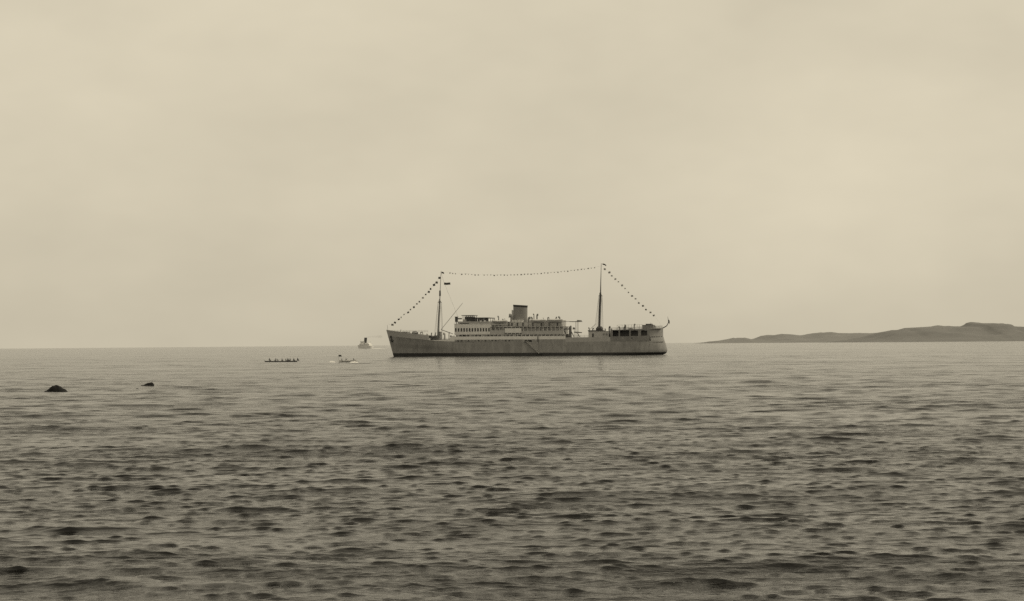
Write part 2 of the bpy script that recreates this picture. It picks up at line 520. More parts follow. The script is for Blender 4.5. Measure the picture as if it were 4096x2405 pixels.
# --- well-deck bulwark and the rise to the superstructure
Z1346, Z1337 = PZ(1346, 2000), PZ(1337.5, 2000)
def wtop(x):
    a = PX(1716), PX(1796), PX(1806), PX(1819)
    return float(np.interp(x, a, (PZ(1361, 1716), PZ(1360, 1790), PZ(1346, 1806), PZ(1342, 1819))))
side_pair("well_deck_bulwark", M_WHITE, ship, 1716, 1819.6, wtop, lambda x: sheer(x), mb=None)

# --- superstructure level A: flush side plating with a row of square ports
def window_mesh(w, h, name="window", glass=None):
    mb = MB()
    mb.box(-w/2, w/2, -0.03, 0.03, -h/2, h/2, 1)
    f = 0.09
    mb.box(-w/2-f, -w/2, -0.06, 0.05, -h/2-f, h/2+f, 0); mb.box(w/2, w/2+f, -0.06, 0.05, -h/2-f, h/2+f, 0)
    mb.box(-w/2, w/2, -0.06, 0.05, h/2, h/2+f, 0); mb.box(-w/2, w/2, -0.06, 0.05, -h/2-f, -h/2, 0)
    return mb.mesh(name, [M_BUFF, glass or M_GLASS])
def put_windows(parent, xs_, z, yf, me, sides=(-1,)):
    for x in xs_:
        for s_ in sides:
            o = link("window", me, parent, (x, s_*yf(x), z))
xA0, xA1 = PX(1819.5), PX(2263)
za0, za1 = PZ(1367.2, 2000), PZ(1359.3, 2000)
portX = [PX(1834 + 13.6*k) for k in range(23)]
pw = 0.95; ph_ = za1 - za0 - 0.12
opsA = [(x-pw/2-0.09, x+pw/2+0.09, za0+0.02, za1-0.02) for x in portX]
gx0, gx1 = PX(2099), PX(2128)                                   # the gangway door
opsA = [o for o in opsA if not (o[1] > gx0-0.3 and o[0] < gx1+0.3)]
opsA.append((gx0, gx1, za0-0.18, za1-0.3))
side_pair("shelter_deck_bulwark", M_WHITE, ship, 1819.5, 2263, Z1346, za1+0.1, nseg=30)
lower = side_pair("shelter_deck_side", M_HULL, ship, 1819.5, 2263, za1+0.1, lambda x: sheer(x)-0.02, openings=opsA, nseg=30)
win_s = window_mesh(pw, ph_-0.2); win_sl = window_mesh(pw, ph_-0.2, glass=M_GLASSL)
for o_ in opsA[:-1]:
    link("window", win_s if random.random() < 0.35 else win_sl, lower, (0.5*(o_[0]+o_[1]), -(hb(0.5*(o_[0]+o_[1]))-0.08), 0.5*(o_[2]+o_[3])))
b = MB(); b.box(gx0-0.4, gx1+0.4, -8.75, -8.6, za0-0.6, za1+0.4); b.build("gangway_lobby", M_DARK, lower)
# inner house and decks of the shelter deck
b = MB(); b.box(xA0+0.4, xA1-0.5, -8.5, 8.5, sheer(0)-0.3, Z1337-0.3); inner = b.build("shelter_deck_house", M_BUFF, ship)
deck_plate(xA0, xA1, Z1346-0.9, inset=0.2).build("promenade_deck", M_DECK, ship)
win_m = window_mesh(0.8, 0.75, glass=M_GLASSL)
for k in range(26):
    x = PX(1842 + 16*k)
    if x < xA1 - 2: link("window", win_m, inner, (x, -8.52, Z1346 + 0.45))
# roof slab of the open promenade with stanchions
rail = MB()
zpt = Z1337
side_pair("promenade_roof", M_BUFF, ship, 1819.5, 2263, zpt+0.05, zpt-0.20, thick=3.2, nseg=30)
for k in range(28):
    x = PX(1834 + 15.8*k)
    if x > xA1: break
    for s_ in (-1, 1):
        MB().box(x-0.11, x+0.11, s_*(hb(x)-0.22), s_*(hb(x)-0.02), Z1346-0.02, zpt-0.18).build("stanchion", M_WHITE, ship)
# closed canvas dodgers in a few bays of the promenade
for a, bb in ((1846, 1862), (1877, 1893), (1925, 1940), (2003, 2018), (2051, 2066)):
    MB().box(PX(a), PX(bb), -(hb(0)-0.4), -(hb(0)-0.34), Z1346-0.1, zpt-0.22).build("canvas_screen", M_CANVAS if a in (1846,) else M_BUFF, ship)

# --- level C: bridge-front block, flush, 13 tall windows
zc1 = PZ(1297, 1890); zc0 = zpt + 0.052
xC0, xC1 = PX(1819), PX(1962)
wz0, wz1 = PZ(1327.5, 1890), PZ(1312.5, 1890)
ww = 0.72
wx = [PX(1824.5 + 11.05*k) for k in range(13)]
opsC = [(x-ww/2-0.09, x+ww/2+0.09, wz0, wz1) for x in wx]
front = plating(1819, 1962, zc1, zc0, openings=opsC, nseg=14)
front.box(xC0, xC0+0.15, -hb(xC0)+0.13, hb(xC0)-0.13, zc0, zc1)
front.box(xC1-0.15, xC1, -hb(xC1)+0.13, hb(xC1)-0.13, zc0, zc1)
front_o = front.build("bridge_front_house", M_WHITE, ship)
wm = window_mesh(ww, wz1-wz0-0.2)
for x in wx: link("window", wm, front_o, (x, -(hb(x)-0.08), 0.5*(wz0+wz1)))
wm2 = window_mesh(0.9, 1.1)
for k in range(8):
    o = link("window", wm2, front_o, (xC0-0.02, -7 + 2*k, 0.5*(wz0+wz1))); o.rotation_euler = (0, 0, R(90))
b = MB(); b.box(xC0+1.2, xC1-0.4, -5.8, 5.8, zc0, zc1-0.2); b.build("saloon_wall", M_BUFF, ship)
deck_plate(xC0-0.4, xC1, zc1+0.16, inset=-0.12, nseg=12).build("bridge_deck", M_WHITE, ship)
# --- level C: midship promenade, wall set back under the boat deck
zb0 = PZ(1306.5, 2120)
xD1 = PX(2252)
mid = MB(); mid.box(xC1-0.1, xD1, -8.2, 8.2, zc0, zb0-0.2); mid_o = mid.build("promenade_house", M_BUFF, ship)
for k in range(15):
    x = PX(1975 + 18.6*k)
    if x < xD1-1: link("window", win_m, mid_o, (x, -8.23, PZ(1319, 2100)))
side_pair("boat_deck_edge", M_BUFF, ship, 1962, 2254, zb0+0.02, zb0-0.22, thick=3.0, nseg=12)
b = MB(); b.box(xC1, xD1+0.3, -6.5, 6.5, zb0-0.2, zb0); b.build("boat_deck", M_DECK, ship)
for k in range(19):
    x = PX(1966 + 16*k)
    if x > xD1: break
    for s_ in (-1, 1):
        MB().box(x-0.09, x+0.09, s_*(hb(x)-0.20), s_*(hb(x)-0.04), zc0, zb0-0.2).build("stanchion", M_WHITE, ship)
# solid bulwark panels along the midship promenade
side_pair("promenade_screen", M_WHITE, ship, 2020, 2087, PZ(1313.5, 2050), PZ(1332, 2050), inset=0.02, thick=0.08, nseg=4)
side_pair("promenade_bulwark", M_BUFF, ship, 2088, 2250, PZ(1325, 2150), zc0, inset=0.02, thick=0.08, nseg=6)
side_pair("promenade_bulwark", M_BUFF, ship, 1963, 2019, PZ(1322, 1990), zc0, inset=0.02, thick=0.08, nseg=3)

# --- boat deck houses
zh1 = PZ(1290, 2060, -5)
def house(px0, px1, py0, py1, yw, m, name, yl=-5.0, parent=ship):
    mb = MB(); x0, x1 = PX(px0, yl), PX(px1, yl); z0, z1 = PZ(py0, 0.5*(px0+px1), yl), PZ(py1, 0.5*(px0+px1), yl)
    mb.box(x0, x1, -yw, yw, z0, z1)
    mb.box(x0-0.15, x1+0.15, -yw-0.18, yw+0.18, z1, z1+0.14)
    return mb.build(name, m, parent), (x0, x1, z0, z1)
h1, e1 = house(1963, 2030, 1306, 1288, 6.2, M_BUFF, "boat_deck_house")
h2, e2 = house(2043, 2116, 1306, 1290.5, 6.2, M_BUFF, "engine_casing")
h3, e3 = house(2118, 2250, 1306, 1283, 6.2, M_BUFF, "boat_deck_house")
def doors(parent, e, yw, pxs, w=0.8, h=1.75):
    me = window_mesh(w, h, "door")
    for px in pxs:
        link("door", me, parent, (PX(px, -5), -yw-0.03, e[2]+h/2+0.12))
doors(h1, e1, 6.2, (1975, 1990, 2003)); doors(h2, e2, 6.2, (2050, 2072, 2094)); doors(h3, e3, 6.2, (2133, 2168, 2200, 2232))
h4, e4 = house(2046, 2090, 1290, 1281, 4.4, M_WHITE, "funnel_base")

# --- funnel
def ellipse(x, y, z, a, b_, n=32, dz=0.0):
    return [(x + a*math.cos(2*math.pi*k/n), y + b_*math.sin(2*math.pi*k/n), z + dz*math.cos(2*math.pi*k/n)) for k in range(n)]
fx0, fz0 = P(2081, 1289, 0); fx1, fz1 = P(2081.5, 1221, 0)
fa = 0.5*(PX(2110, 0) - PX(2053, 0)); fb = fa*0.68
fun = MB()
fun.loft([ellipse(fx0+(fx1-fx0)*t, 0, fz0+(fz1-1.0-fz0)*t, fa*(1-0.01*t), fb, dz=-0.25*t) for t in (0, 0.25, 0.5, 0.75, 1)], cap=False)
fun_o = fun.build("funnel", M_FUNNEL, ship, smooth=True)
cap_ = MB(); cap_.loft([ellipse(fx1, 0, fz1-1.0, fa*1.005, fb*1.01, dz=-0.25), ellipse(fx1, 0, fz1-0.15, fa*1.03, fb*1.03, dz=-0.25), ellipse(fx1, 0, fz1, fa*1.05, fb*1.05, dz=-0.25), ellipse(fx1, 0, fz1, fa*0.96, fb*0.95, dz=-0.25), ellipse(fx1, 0, fz1-2.0, fa*0.95, fb*0.94, dz=-0.25)])
cap_.build("funnel_cap", M_BLACK, fun_o, smooth=True)
for s_ in (-1, 1):
    tx = PX(2048, 0)
    MB().tube([(fx0-fa-0.35, s_*1.0, fz0), (fx0-fa-0.35, s_*1.0, fz1-2.5)], 0.16).build("steam_pipe", M_SPARL, fun_o)
# --- ventilator cowls
def cowl(px, py0, py1, yl, m, r=0.45, dirx=-1, parent=ship):
    x, z0 = P(px, py0, yl); _, z1 = P(px, py1, yl)
    mb = MB()
    pts = [(x, yl, z0), (x, yl, z1-1.1*r), (x+dirx*0.25*r, yl, z1-0.35*r), (x+dirx*1.1*r, yl, z1-0.1*r)]
    mb.tube(pts, [r*0.62, r*0.62, r*0.9, r*1.15], n=10)
    mb.tube([(x+dirx*1.12*r, yl, z1-0.1*r), (x+dirx*1.16*r, yl, z1-0.1*r)], [r*0.95, r*0.95], n=10, mi=1)
    return mb.build("ventilator", [m, M_BLACK], parent, smooth=True)
for a in ((2046,1290,1262,-3.2,M_SPARL,1.0,-1),(2114,1291,1272,-3.2,M_SPARL,0.75,1),(1994.5,1293,1266,-3,M_SPARL,0.42,-1),(2013,1293,1278,-2,M_BUFF,0.4,-1),
          (2136,1294,1257,-1.5,M_SPARL,0.36,-1),(2148,1294,1259,-3.0,M_SPARL,0.55,1),(2128,1293,1270,-3.5,M_SPARL,0.5,-1),(2191,1293,1271,-3.0,M_SPARL,0.4,1),(2224,1294,1270,-2,M_SPARL,0.45,1),(2238,1294,1268,-3,M_SPARL,0.5,-1)):
    cowl(*a)

# --- navigating bridge on top of the front block
zbd = zc1 + 0.16
whx0, whx1 = PX(1850, -5), PX(1893, -5); zwr = PZ(1263, 1870, -5)
wh = MB(); wh.box(whx0, whx1, -4.2, 4.2, zbd, zwr-1.9); wh_o = wh.build("wheelhouse", M_BUFF, ship)
for k in range(6):
    xk = whx0 + 0.15 + (whx1-whx0-0.3)*k/5
    for s_ in (-1, 1): MB().box(xk-0.12, xk+0.12, s_*4.05, s_*4.2, zwr-1.9, zwr).build("window_post", M_SPAR, wh_o)
MB().box(whx0-0.6, whx1+0.3, -4.9, 4.9, zwr, zwr+0.26).build("wheelhouse_roof", M_CANVAS, wh_o)
MB().box(whx0+0.8, whx1-0.6, -3.4, 3.4, zwr-1.9, zwr-0.5).build("chart_room", M_SPARL, wh_o)
# side awning running aft of the wheelhouse with its stanchions and rolled side curtains
zaw = PZ(1270.5, 1910, -8.5)
ax0, ax1 = PX(1866, -8.5), PX(1953, -8.5)
aw = MB(); aw.box(ax0, ax1, -8.9, 8.9, zaw-0.36, zaw)
aw_o = aw.build("bridge_awning", M_CANVAS, ship)
for k in range(11):
    xk = ax0 + 0.1 + (ax1-ax0-0.2)*k/10
    for s_ in (-1, 1): MB().tube([(xk, s_*8.7, zbd), (xk, s_*8.7, zaw-0.3)], 0.10, n=6).build("stanchion", M_SPAR, aw_o)
drops = [2.1, 1.5, 2.4, 1.5, 1.9, 2.2, 1.4, 2.1, 1.3, 1.7]
for k, dr in enumerate(drops):
    xa = ax0 + (ax1-ax0)*k/10 + random.uniform(0.1, 0.3); xb2 = xa + random.uniform(0.95, 1.2)
    mb = MB(); n = 6
    top = [(xa+(xb2-xa)*i/n, -8.78 + 0.05*math.sin(i*1.7), zaw-0.33) for i in range(n+1)]
    bot = [(xa+(xb2-xa)*(0.06+0.88*i/n), -8.72 + 0.12*math.sin(i*2.1), zaw-0.33-dr*(1-0.15*abs(i/n-0.5))) for i in range(n+1)]
    mb.loft([top, bot] if False else [top, [(p[0], p[1]+0.05, p[2]) for p in top], [(p[0], p[1]+0.05, p[2]) for p in bot], bot, top], closed=False, cap=False)
    mb.build("rolled_curtain", M_CANVAS, aw_o)
wgx0, wgx1 = PX(1821.5, -9), PX(1831, -9)
wg = MB(); wg.box(wgx0, wgx1, -9.7, -8.2, PZ(1288, 1826), PZ(1269, 1826)); wg.box(wgx0-0.15, wgx1+0.15, -9.8, -8.1, PZ(1269, 1826), PZ(1267, 1826))
wg.tube([(0.5*(wgx0+wgx1), -8.9, zbd), (0.5*(wgx0+wgx1), -8.9, PZ(1288, 1826))], 0.18, n=6)
wg.build("bridge_wing_cab", M_SPAR, ship)
MB().box(wgx1, PX(1849), -9.5, -9.42, PZ(1278, 1840), PZ(1272.5, 1840)).build("bridge_dodger", M_SPARL, ship)
MB().box(PX(1840), PX(1878), -9.62, -9.5, PZ(1296.5, 1860), PZ(1292.5, 1860)).build("black_strip", M_BLACK, ship)  # flat black strip along the edge of the bridge deck

MB().box(PX(1832), PX(1961), -9.56, -9.48, PZ(1297, 1890), PZ(1286, 1890)).build("weather_cloth", M_STRAKE, ship)
MB().box(PX(1964), PX(2030), -9.50, -9.44, PZ(1301, 1990), PZ(1291, 1990)).build("weather_cloth", M_BUFF, ship)
# --- railings
def railing(px0, px1, py_bot, py_top, yl, name="railing", n=None, m=M_SPARL, r=0.045, bars=3):
    x0, z0 = P(px0, py_bot, yl); x1, z1 = P(px1, py_bot, yl); h = PZ(py_top, 0.5*(px0+px1), yl) - PZ(py_bot, 0.5*(px0+px1), yl)
    n = n or max(3, int((x1-x0)/1.6))
    mb = MB()
    for k in range(n+1):
        t = k/n; mb.tube([(x0+(x1-x0)*t, yl, z0+(z1-z0)*t), (x0+(x1-x0)*t, yl, z0+(z1-z0)*t+h)], r, n=5)
    for q in range(bars):
        f = (q+1)/bars; mb.tube([(x0, yl, z0+h*f), (x1, yl, z1+h*f)], r*0.8, n=5)
    return mb.build(name, m, ship)
railing(1820, 1962, 1296, 1288, -9.4); railing(1963, 2250, 1306, 1297.5, -9.3); railing(1963, 2250, 1336, 1328, -9.45)
railing(2265, 2352, 1350, 1341, -8.6); railing(1722, 1800, 1361, 1353, -8.6); railing(1566, 1712, 1331, 1322, -4.5)
railing(2044, 2250, 1290, 1282, -5.0); railing(1963, 2030, 1292, 1284, -4.9)

# --- davits and lifeboats
def davit(px, py0, py1, out):
    x, z0 = P(px, py0, -8.0); _, z1 = P(px, py1, -8.0)
    MB().tube([(x, -8.0, z0), (x, -8.0, z1-0.8), (x, -8.3, z1-0.15), (x, -8.9, z1), (x, -9.6, z1-0.25)], [0.13, 0.12, 0.11, 0.1, 0.08], n=6).build("davit", M_SPARL, ship)
def boat_hull(Lb, Bb, Hb, sheer_up=0.3, n=18, thick=0.07, transom=False):
    """open double-ended boat hull, x along, keel at z=0, with an inner skin"""
    mb = MB(); rings = []
    for k in range(n+1):
        u = k/n; x = -Lb/2 + Lb*u
        f = max(0.02, (1 - abs(2*u-1)**2.4)) ** 0.75
        if transom and u > 0.5: f = max(f, 0.72)
        zt = Hb + sheer_up*(2*u-1)**2
        zk = 0.25*Hb*abs(2*u-1)**4 if not (transom and u > 0.5) else 0.0
        r_ = []
        for j in range(-6, 7):
            a = j/6; yy = a*Bb/2*f
            zz = zk + (zt-zk)*abs(a)**(2.4)
            r_.append((x, yy, zz))
        inner = []
        for j in range(6, -7, -1):
            a = j/6; yy = a*(Bb/2*f - thick*min(1, f*2))
            zz = zk + thick + (zt-zk-thick)*abs(a)**2.4
            inner.append((x*(1-thick/Lb*2), yy, max(zz, zk+0.02)))
        rings.append(r_ + inner)
    mb.loft(rings)
    return mb
LB_LABELS = [(1967, 2029, 1294.5, 1281, "lifeboat slung forward of the funnel on the grey passenger ship"),
             (2122, 2183, 1292.5, 1277, "lifeboat hung just aft of the funnel on the grey passenger ship"),
             (2188, 2250, 1292.0, 1275.5, "aftmost lifeboat on the boat deck of the grey passenger ship")]
for a, b_, p0, p1, lab in LB_LABELS:
    x0, z0 = P(a, p0, -9.4); x1, _ = P(b_, p0, -9.4); h = PZ(p1, 0.5*(a+b_), -9.4) - z0
    r_ = empty("lifeboat"); r_.matrix_world = SHIP_M @ Matrix.Translation((0.5*(x0+x1), -9.4, z0))
    tag(r_, lab, "lifeboat", "lifeboats along the ship's side")
    boat_hull(x1-x0, 2.5, h*0.68, 0.35).build("hull", M_BUFF, r_, smooth=True)
    cv = MB(); rings = []
    for k in range(13):
        u = k/12; x = (-0.47 + 0.94*u)*(x1-x0); f = max(0.03, 1-abs(2*u-1)**2.4)**0.75; zt = h*0.68 + 0.35*(2*u-1)**2*0.9
        rings.append([(x, -1.22*f, zt-0.02), (x, -0.6*f, zt+0.16*h*f), (x, 0, zt+0.28*h*f), (x, 0.6*f, zt+0.16*h*f), (x, 1.22*f, zt-0.02)])
    cv.loft(rings).build("canvas_cover", M_CANVASL, r_, smooth=True)
    kb = MB(); kb.box(-(x1-x0)*0.42, (x1-x0)*0.42, -0.05, 0.05, -0.12, 0.03); kb.build("keel", M_SPARL, r_)
    for px in (a+9, b_-9): davit(px, 1306, p1-6, 1)

# --- masts
def mast(name, base_px, hound_px, top_px, rb, rh, plat, m, sh_dx, kids=()):
    bx, bz = P(*base_px, 0); hx, hz = P(*hound_px, 0); tx, tz = P(*top_px, 0)
    o = MB().tube([(bx, 0, bz-1.5), (bx+(hx-bx)*0.5, 0, bz+(hz-bz)*0.5), (hx, 0, hz)], [rb, rb*0.92, rh], n=12).build(name, m, ship, smooth=True)
    MB().tube([(hx, 0, hz-1.5), (hx+(tx-hx)*0.35, 0, hz+(tz-hz)*0.35), (tx, 0, tz)], [rh*0.8, rh*0.5, 0.10], n=8).build("topmast", m, o, smooth=True)
    pl = MB(); pl.box(hx-plat, hx+plat, -plat*1.4, plat*1.4, hz-1.9, hz-1.6); pl.box(hx-plat*0.55, hx+plat*0.55, -plat*0.7, plat*0.7, hz-1.6, hz-0.9)
    pl.tube([(hx, -plat*1.6, hz-1.2), (hx, plat*1.6, hz-1.2)], 0.12, n=6)
    pl.build("crosstree", m, o)
    for s_ in (-1, 1):
        for q, dx in enumerate(sh_dx):
            xx = hx + (-1 if dx < 0 else 1)*plat*0.8
            MB().tube([(xx, s_*plat*1.2, hz-1.75), (bx+dx, s_*4.4, bz)], 0.055, n=5).build("shroud", M_ROPE, o)
    return o, (bx, bz, hx, hz, tx, tz)
fm, FM = mast("foremast", (1750.5, 1362), (1759, 1196), (1764.5, 1084), 0.50, 0.34, 0.85, M_SPARL, (-0.95, 1.9, -0.2, 1.2))
mm, MM = mast("mainmast", (2396, 1322), (2402, 1170), (2405, 1053), 0.62, 0.42, 0.85, M_SPAR, (-1.7, 1.5, -1.0, 0.8))
# thicker doublings and lamps
for o_, Q, py in ((fm, FM, 1172), (mm, MM, 1182)):
    x, z = P(0.5*(1760+1760) if o_ is fm else 2401, py, 0)
    MB().tube([(x, 0, z-1.6), (x, 0, z+1.2)], [0.50, 0.42], n=8).build("mast_doubling", M_SPAR, o_)
# derrick booms
def boom(a, b_, y0, y1, r, m, parent, name="derrick_boom"):
    x0, z0 = P(*a, y0); x1, z1 = P(*b_, y1)
    return MB().tube([(x0, y0, z0), (0.5*(x0+x1), 0.5*(y0+y1), 0.5*(z0+z1)), (x1, y1, z1)], [r, r*1.15, r*0.8], n=8).build(name, m, parent, smooth=True)
boom((1764, 1319), (1851, 1212), -1.0, -3.0, 0.12, M_BUFF, fm)
boom((1764, 1319), (1812, 1336), 1.0, 1.5, 0.17, M_SPARL, fm)
for dy in (-1.4, 1.4):
    x, z = P(1751, 1345, dy)
    MB().tube([(FM[0]+0.1, dy, FM[1]-1), (FM[2]-0.1, dy*0.55, FM[3]-3)], 0.10, n=6).build("derrick_post", M_SPARL, fm)

# --- gear on forecastle and well deck
def clutter(name, px0, px1, py0, py1, y0, y1, m, chamfer=True):
    yl = 0.5*(y0+y1); x0, x1 = PX(px0, yl), PX(px1, yl); z0, z1 = PZ(py0, 0.5*(px0+px1), yl), PZ(py1, 0.5*(px0+px1), yl)
    mb = MB(); w = x1-x0; h = z1-z0
    mb.box(x0, x1, y0, y1, z0, z0+0.35*h)
    mb.tube([(x0+0.5*w, y0-0.2, z0+0.6*h), (x0+0.5*w, y1+0.2, z0+0.6*h)], 0.42*h, n=12)
    mb.box(x0+0.1*w, x0+0.22*w, y0, y1, z0+0.35*h, z1); mb.box(x0+0.78*w, x0+0.9*w, y0, y1, z0+0.35*h, z1-0.1*h)
    return mb.build(name, m, ship)
clutter("windlass", 1588, 1606, 1336, 1327, -3, 3, M_SPARL); clutter("windlass", 1612, 1637, 1339, 1327, -3.5, 3.5, M_SPARL)
clutter("winch", 1648, 1672, 1340, 1329, -4, -2, M_SPARL)
x0, z0 = P(1648, 1338, -3); x1, _ = P(1672, 1338, -3); zt = PZ(1326, 1660, -3)
MB().tube([(x0, -3, z0), (x0+0.3, -3, zt-0.3), (x0+1.0, -3, zt), (x1-1.0, -3, zt), (x1-0.2, -3, zt-0.5), (x1, -3, z0)], 0.16, n=6).build("boat_davit", M_SPAR, ship)
MB().tube([(*P(1601, 1330, -2)[:1], -2, P(1601, 1330, -2)[1]), (*P(1604, 1318, -2)[:1], -2, P(1604, 1318, -2)[1])], 0.13, n=6).build("anchor_davit", M_SPARL, ship)
x, z = P(1551, 1321, 0); MB().tube([(x, 0, z-0.5), (x-0.2, 0, P(1549, 1301, 0)[1])], 0.07, n=6).build("jackstaff", M_SPARL, ship)
clutter("winch", 1717, 1729, 1362, 1344, -5, -3, M_DARK); clutter("winch", 1732, 1746, 1362, 1346, -5.5, -3.5, M_DARK)
MB().tube([(PX(1724, -4), -4, PZ(1350, 1724)), (PX(1727, -4), -4, PZ(1331, 1727))], 0.28, n=8).build("samson_post", M_SPARL, ship)
MB().tube([(PX(1738, 4), 4, PZ(1350, 1738)), (PX(1744, 4), 4, PZ(1329, 1744))], 0.22, n=8).build("samson_post", M_SPARL, ship)
mh = MB(); mh.box(PX(1743, 0), PX(1763, 0), -3, 3, PZ(1366, 1750, 0), PZ(1342, 1750, 0)); mh.box(PX(1753, 0), PX(1764, 0), -2.2, 2.2, PZ(1342, 1750, 0), PZ(1327, 1758, 0)); mh.build("mast_house", M_SPARL, ship)
for a in ((1779, 1362, 1334, -4.5, M_BUFF, 0.6, -1), (1796, 1362, 1331, -3, M_BUFF, 0.35, 1), (1806, 1362, 1345, -6, M_SPARL, 0.5, -1), (1711, 1360, 1337, 4, M_BUFF, 0.5, -1), (1691, 1342, 1328, 3, M_BUFF, 0.4, -1), (1682, 1342, 1330, -3.5, M_BUFF, 0.4, 1)):
    cowl(*a)
hc = MB(); hc.box(PX(1768, 0), PX(1804, 0), -3.5, 3.5, sheer(PX(1780))-0.6, sheer(PX(1780))+0.9); hc.build("cargo_hatch", M_CANVASL, ship)
hc = MB(); hc.box(PX(1690, 0), PX(1708, 0), -3, 3, fc_top(PX(1700))-1.0, fc_top(PX(1700))-0.2); hc.build("cargo_hatch", M_CANVASL, ship)

# --- after well deck: posts, booms, platforms
def post(px, py0, py1, yl, r, m=M_SPAR, name="king_post"):
    x, z0 = P(px, py0, yl); _, z1 = P(px, py1, yl)
    return MB().tube([(x, yl, z0), (x, yl, z1-0.5*r), (x, yl, z1)], [r, r*0.9, r*0.6], n=10).build(name, m, ship, smooth=True)
post(2280, 1352, 1306, -6.0, 0.55); post(2283.5, 1352, 1303, 6.0, 0.45); post(2312, 1352, 1280, -3, 0.16, M_SPARL); post(2304, 1352, 1284, 4, 0.14, M_SPARL)
boom((2240, 1317), (2284, 1316), -6.5, -6.0, 0.30, M_SPAR, ship); boom((2255, 1320), (2269, 1345), -6.5, -6.5, 0.20, M_SPAR, ship)
boom((2296, 1329), (2328, 1331), -3, -3, 0.28, M_SPARL, ship); boom((2308, 1330), (2320, 1349), -4, -4, 0.22, M_SPARL, ship); boom((2283, 1322), (2296, 1348), -6, -5, 0.2, M_SPARL, ship)
b = MB(); b.box(PX(2279, -3), PX(2322, -3), -3.6, 3.6, PZ(1288, 2300, -3), PZ(1285.5, 2300, -3)); b.box(PX(2308, -3), PX(2320, -3), -3.2, 3.2, PZ(1285.5, 2314, -3), PZ(1281, 2314, -3)); b.build("docking_platform", M_SPARL, ship)
b = MB(); b.tube([(PX(2254, -3), -3.5, PZ(1287, 2254, -3)), (PX(2282, -3), -3.5, PZ(1286, 2282, -3))], 0.12, n=6); b.build("catwalk_rail", M_SPARL, ship)
clutter("winch", 2262, 2276, 1352, 1337, -5.6, -4, M_DARK); clutter("winch", 2291, 2301, 1318, 1310, -5, -4, M_SPARL)
post(2297, 1350, 1312, -5, 0.12, M_SPARL, "stanchion")
hc = MB(); hc.box(PX(2288, 0), PX(2345, 0), -3.5, 3.5, sheer(PX(2300))-0.6, sheer(PX(2300))+1.4); hc.build("cargo_hatch", M_CANVASL, ship)
# white sheer strake of the after well deck
Z1349 = PZ(1349.5, 2350)
side_pair("after_bulwark", M_STRAKE, ship, 2263, 2470, lambda x: float(np.interp(x, (PX(2263), PX(2470)), (PZ(1350, 2263), PZ(1348.5, 2470)))), lambda x: sheer(x)-0.01, nseg=14)
# mast house aft
h5, e5 = house(2354, 2436, 1351, 1326, 5.0, M_BUFF, "after_deck_house"); 
b = MB(); b.box(PX(2352, -5), PX(2412, -5), -5.25, 5.25, e5[3]+0.142, e5[3]+0.6); b.build("roof_gear", M_SPAR, h5)
doors(h5, e5, 5.0, (2372,), 0.9, 2.0)
link("window", win_m, h5, (PX(2415, -5), -5.03, e5[2]+1.7)); link("window", win_m, h5, (PX(2426, -5), -5.03, e5[2]+1.7))
b = MB(); x0, x1 = PX(2385, -2), PX(2408, -2); z0 = e5[3]+0.15; z1 = PZ(1306, 2396, -2)
b.loft([[(x0, -2.6, z0), (x1, -2.6, z0), (x1, 2.6, z0), (x0, 2.6, z0)], [(x0, -2.6, z0+1.4), (x1, -2.6, z0+1.4), (x1, 2.6, z0+1.4), (x0, 2.6, z0+1.4)], [(x0+0.7, -1.8, z1), (x1-0.5, -1.8, z1), (x1-0.5, 1.8, z1), (x0+0.7, 1.8, z1)]])
b.build("mast_house", M_DARK, ship)
for a in ((2357, 1326, 1312, -3, M_SPAR, 0.35, -1), (2371, 1326, 1314, -4, M_SPAR, 0.4, 1), (2437, 1349, 1308, -4, M_SPAR, 0.55, 1), (2422, 1326, 1316, -3, M_SPARL, 0.35, -1), (2447, 1349, 1316, 3, M_SPARL, 0.5, -1)):
    cowl(*a)
boom((2360, 1318), (2383, 1296), -2, -1.0, 0.1, M_SPARL, mm)

# --- poop: open-sided after house following the stern
X_P0 = PX(2442)
zp1, zp0 = PZ(1317.5, 2540, -7), PZ(1346.5, 2540, -7)
zo0, zo1 = PZ(1345.5, 2520, -8), PZ(1321.5, 2520, -8)
ops = [(PX(2452), PX(2475), zo0, zo1-0.1), (PX(2480.5), PX(2517), zo0, zo1), (PX(2523), PX(2551.5), zo0+0.1, zo1), (PX(2563), PX(2587), zo0+0.25, zo1)]
# tilt of the poop's lines follows the sheer
def ztop(x): return float(np.interp(x, (PX(2442), PX(2560), PX(2655, 0)), (PZ(1320, 2442), PZ(1316, 2560), PZ(1312, 2655, 0))))
X_P1 = PX(2596)
M_POOP = mat("shade_toned_poop", 0.19, 0.6, 0.2, 0.5)  # poop side's shade put into its colour, darker than the hull grey
poop = side_pair("poop_side", M_POOP, ship, X_P0, X_P1, ztop, lambda x: sheer(x)-0.02, openings=ops, px=False, nseg=40)
uP = (X_P1 - stem_x(zp0))/(stern_x(zp0) - stem_x(zp0))
mb = MB()
for side in (-1, 1):
    rings = []
    for k in range(31):
        u = uP + (1-uP)*math.sin(0.5*math.pi*k/30)
        z0_, z1_ = sheer(xb+u*L)-0.01, ztop(xb+u*L)
        rings.append([hull_point(u, z0_ + (z1_-z0_)*j/6, side, 1.0) for j in range(7)])
    mb.loft(rings, closed=False, cap=False)
mb.build("stern_plating", M_HULL, ship, smooth=True)
deck_plate(X_P0, PX(2648, 0), 0, inset=0.2, thick=0.2, zf=lambda x: ztop(x)-0.25, nseg=30).build("poop_deck", M_DECK, ship)
b = MB(); b.box(X_P0+0.8, PX(2600), -5.6, 5.6, zp0-0.6, zp1-0.6); b.build("poop_house", M_SPAR, poop)
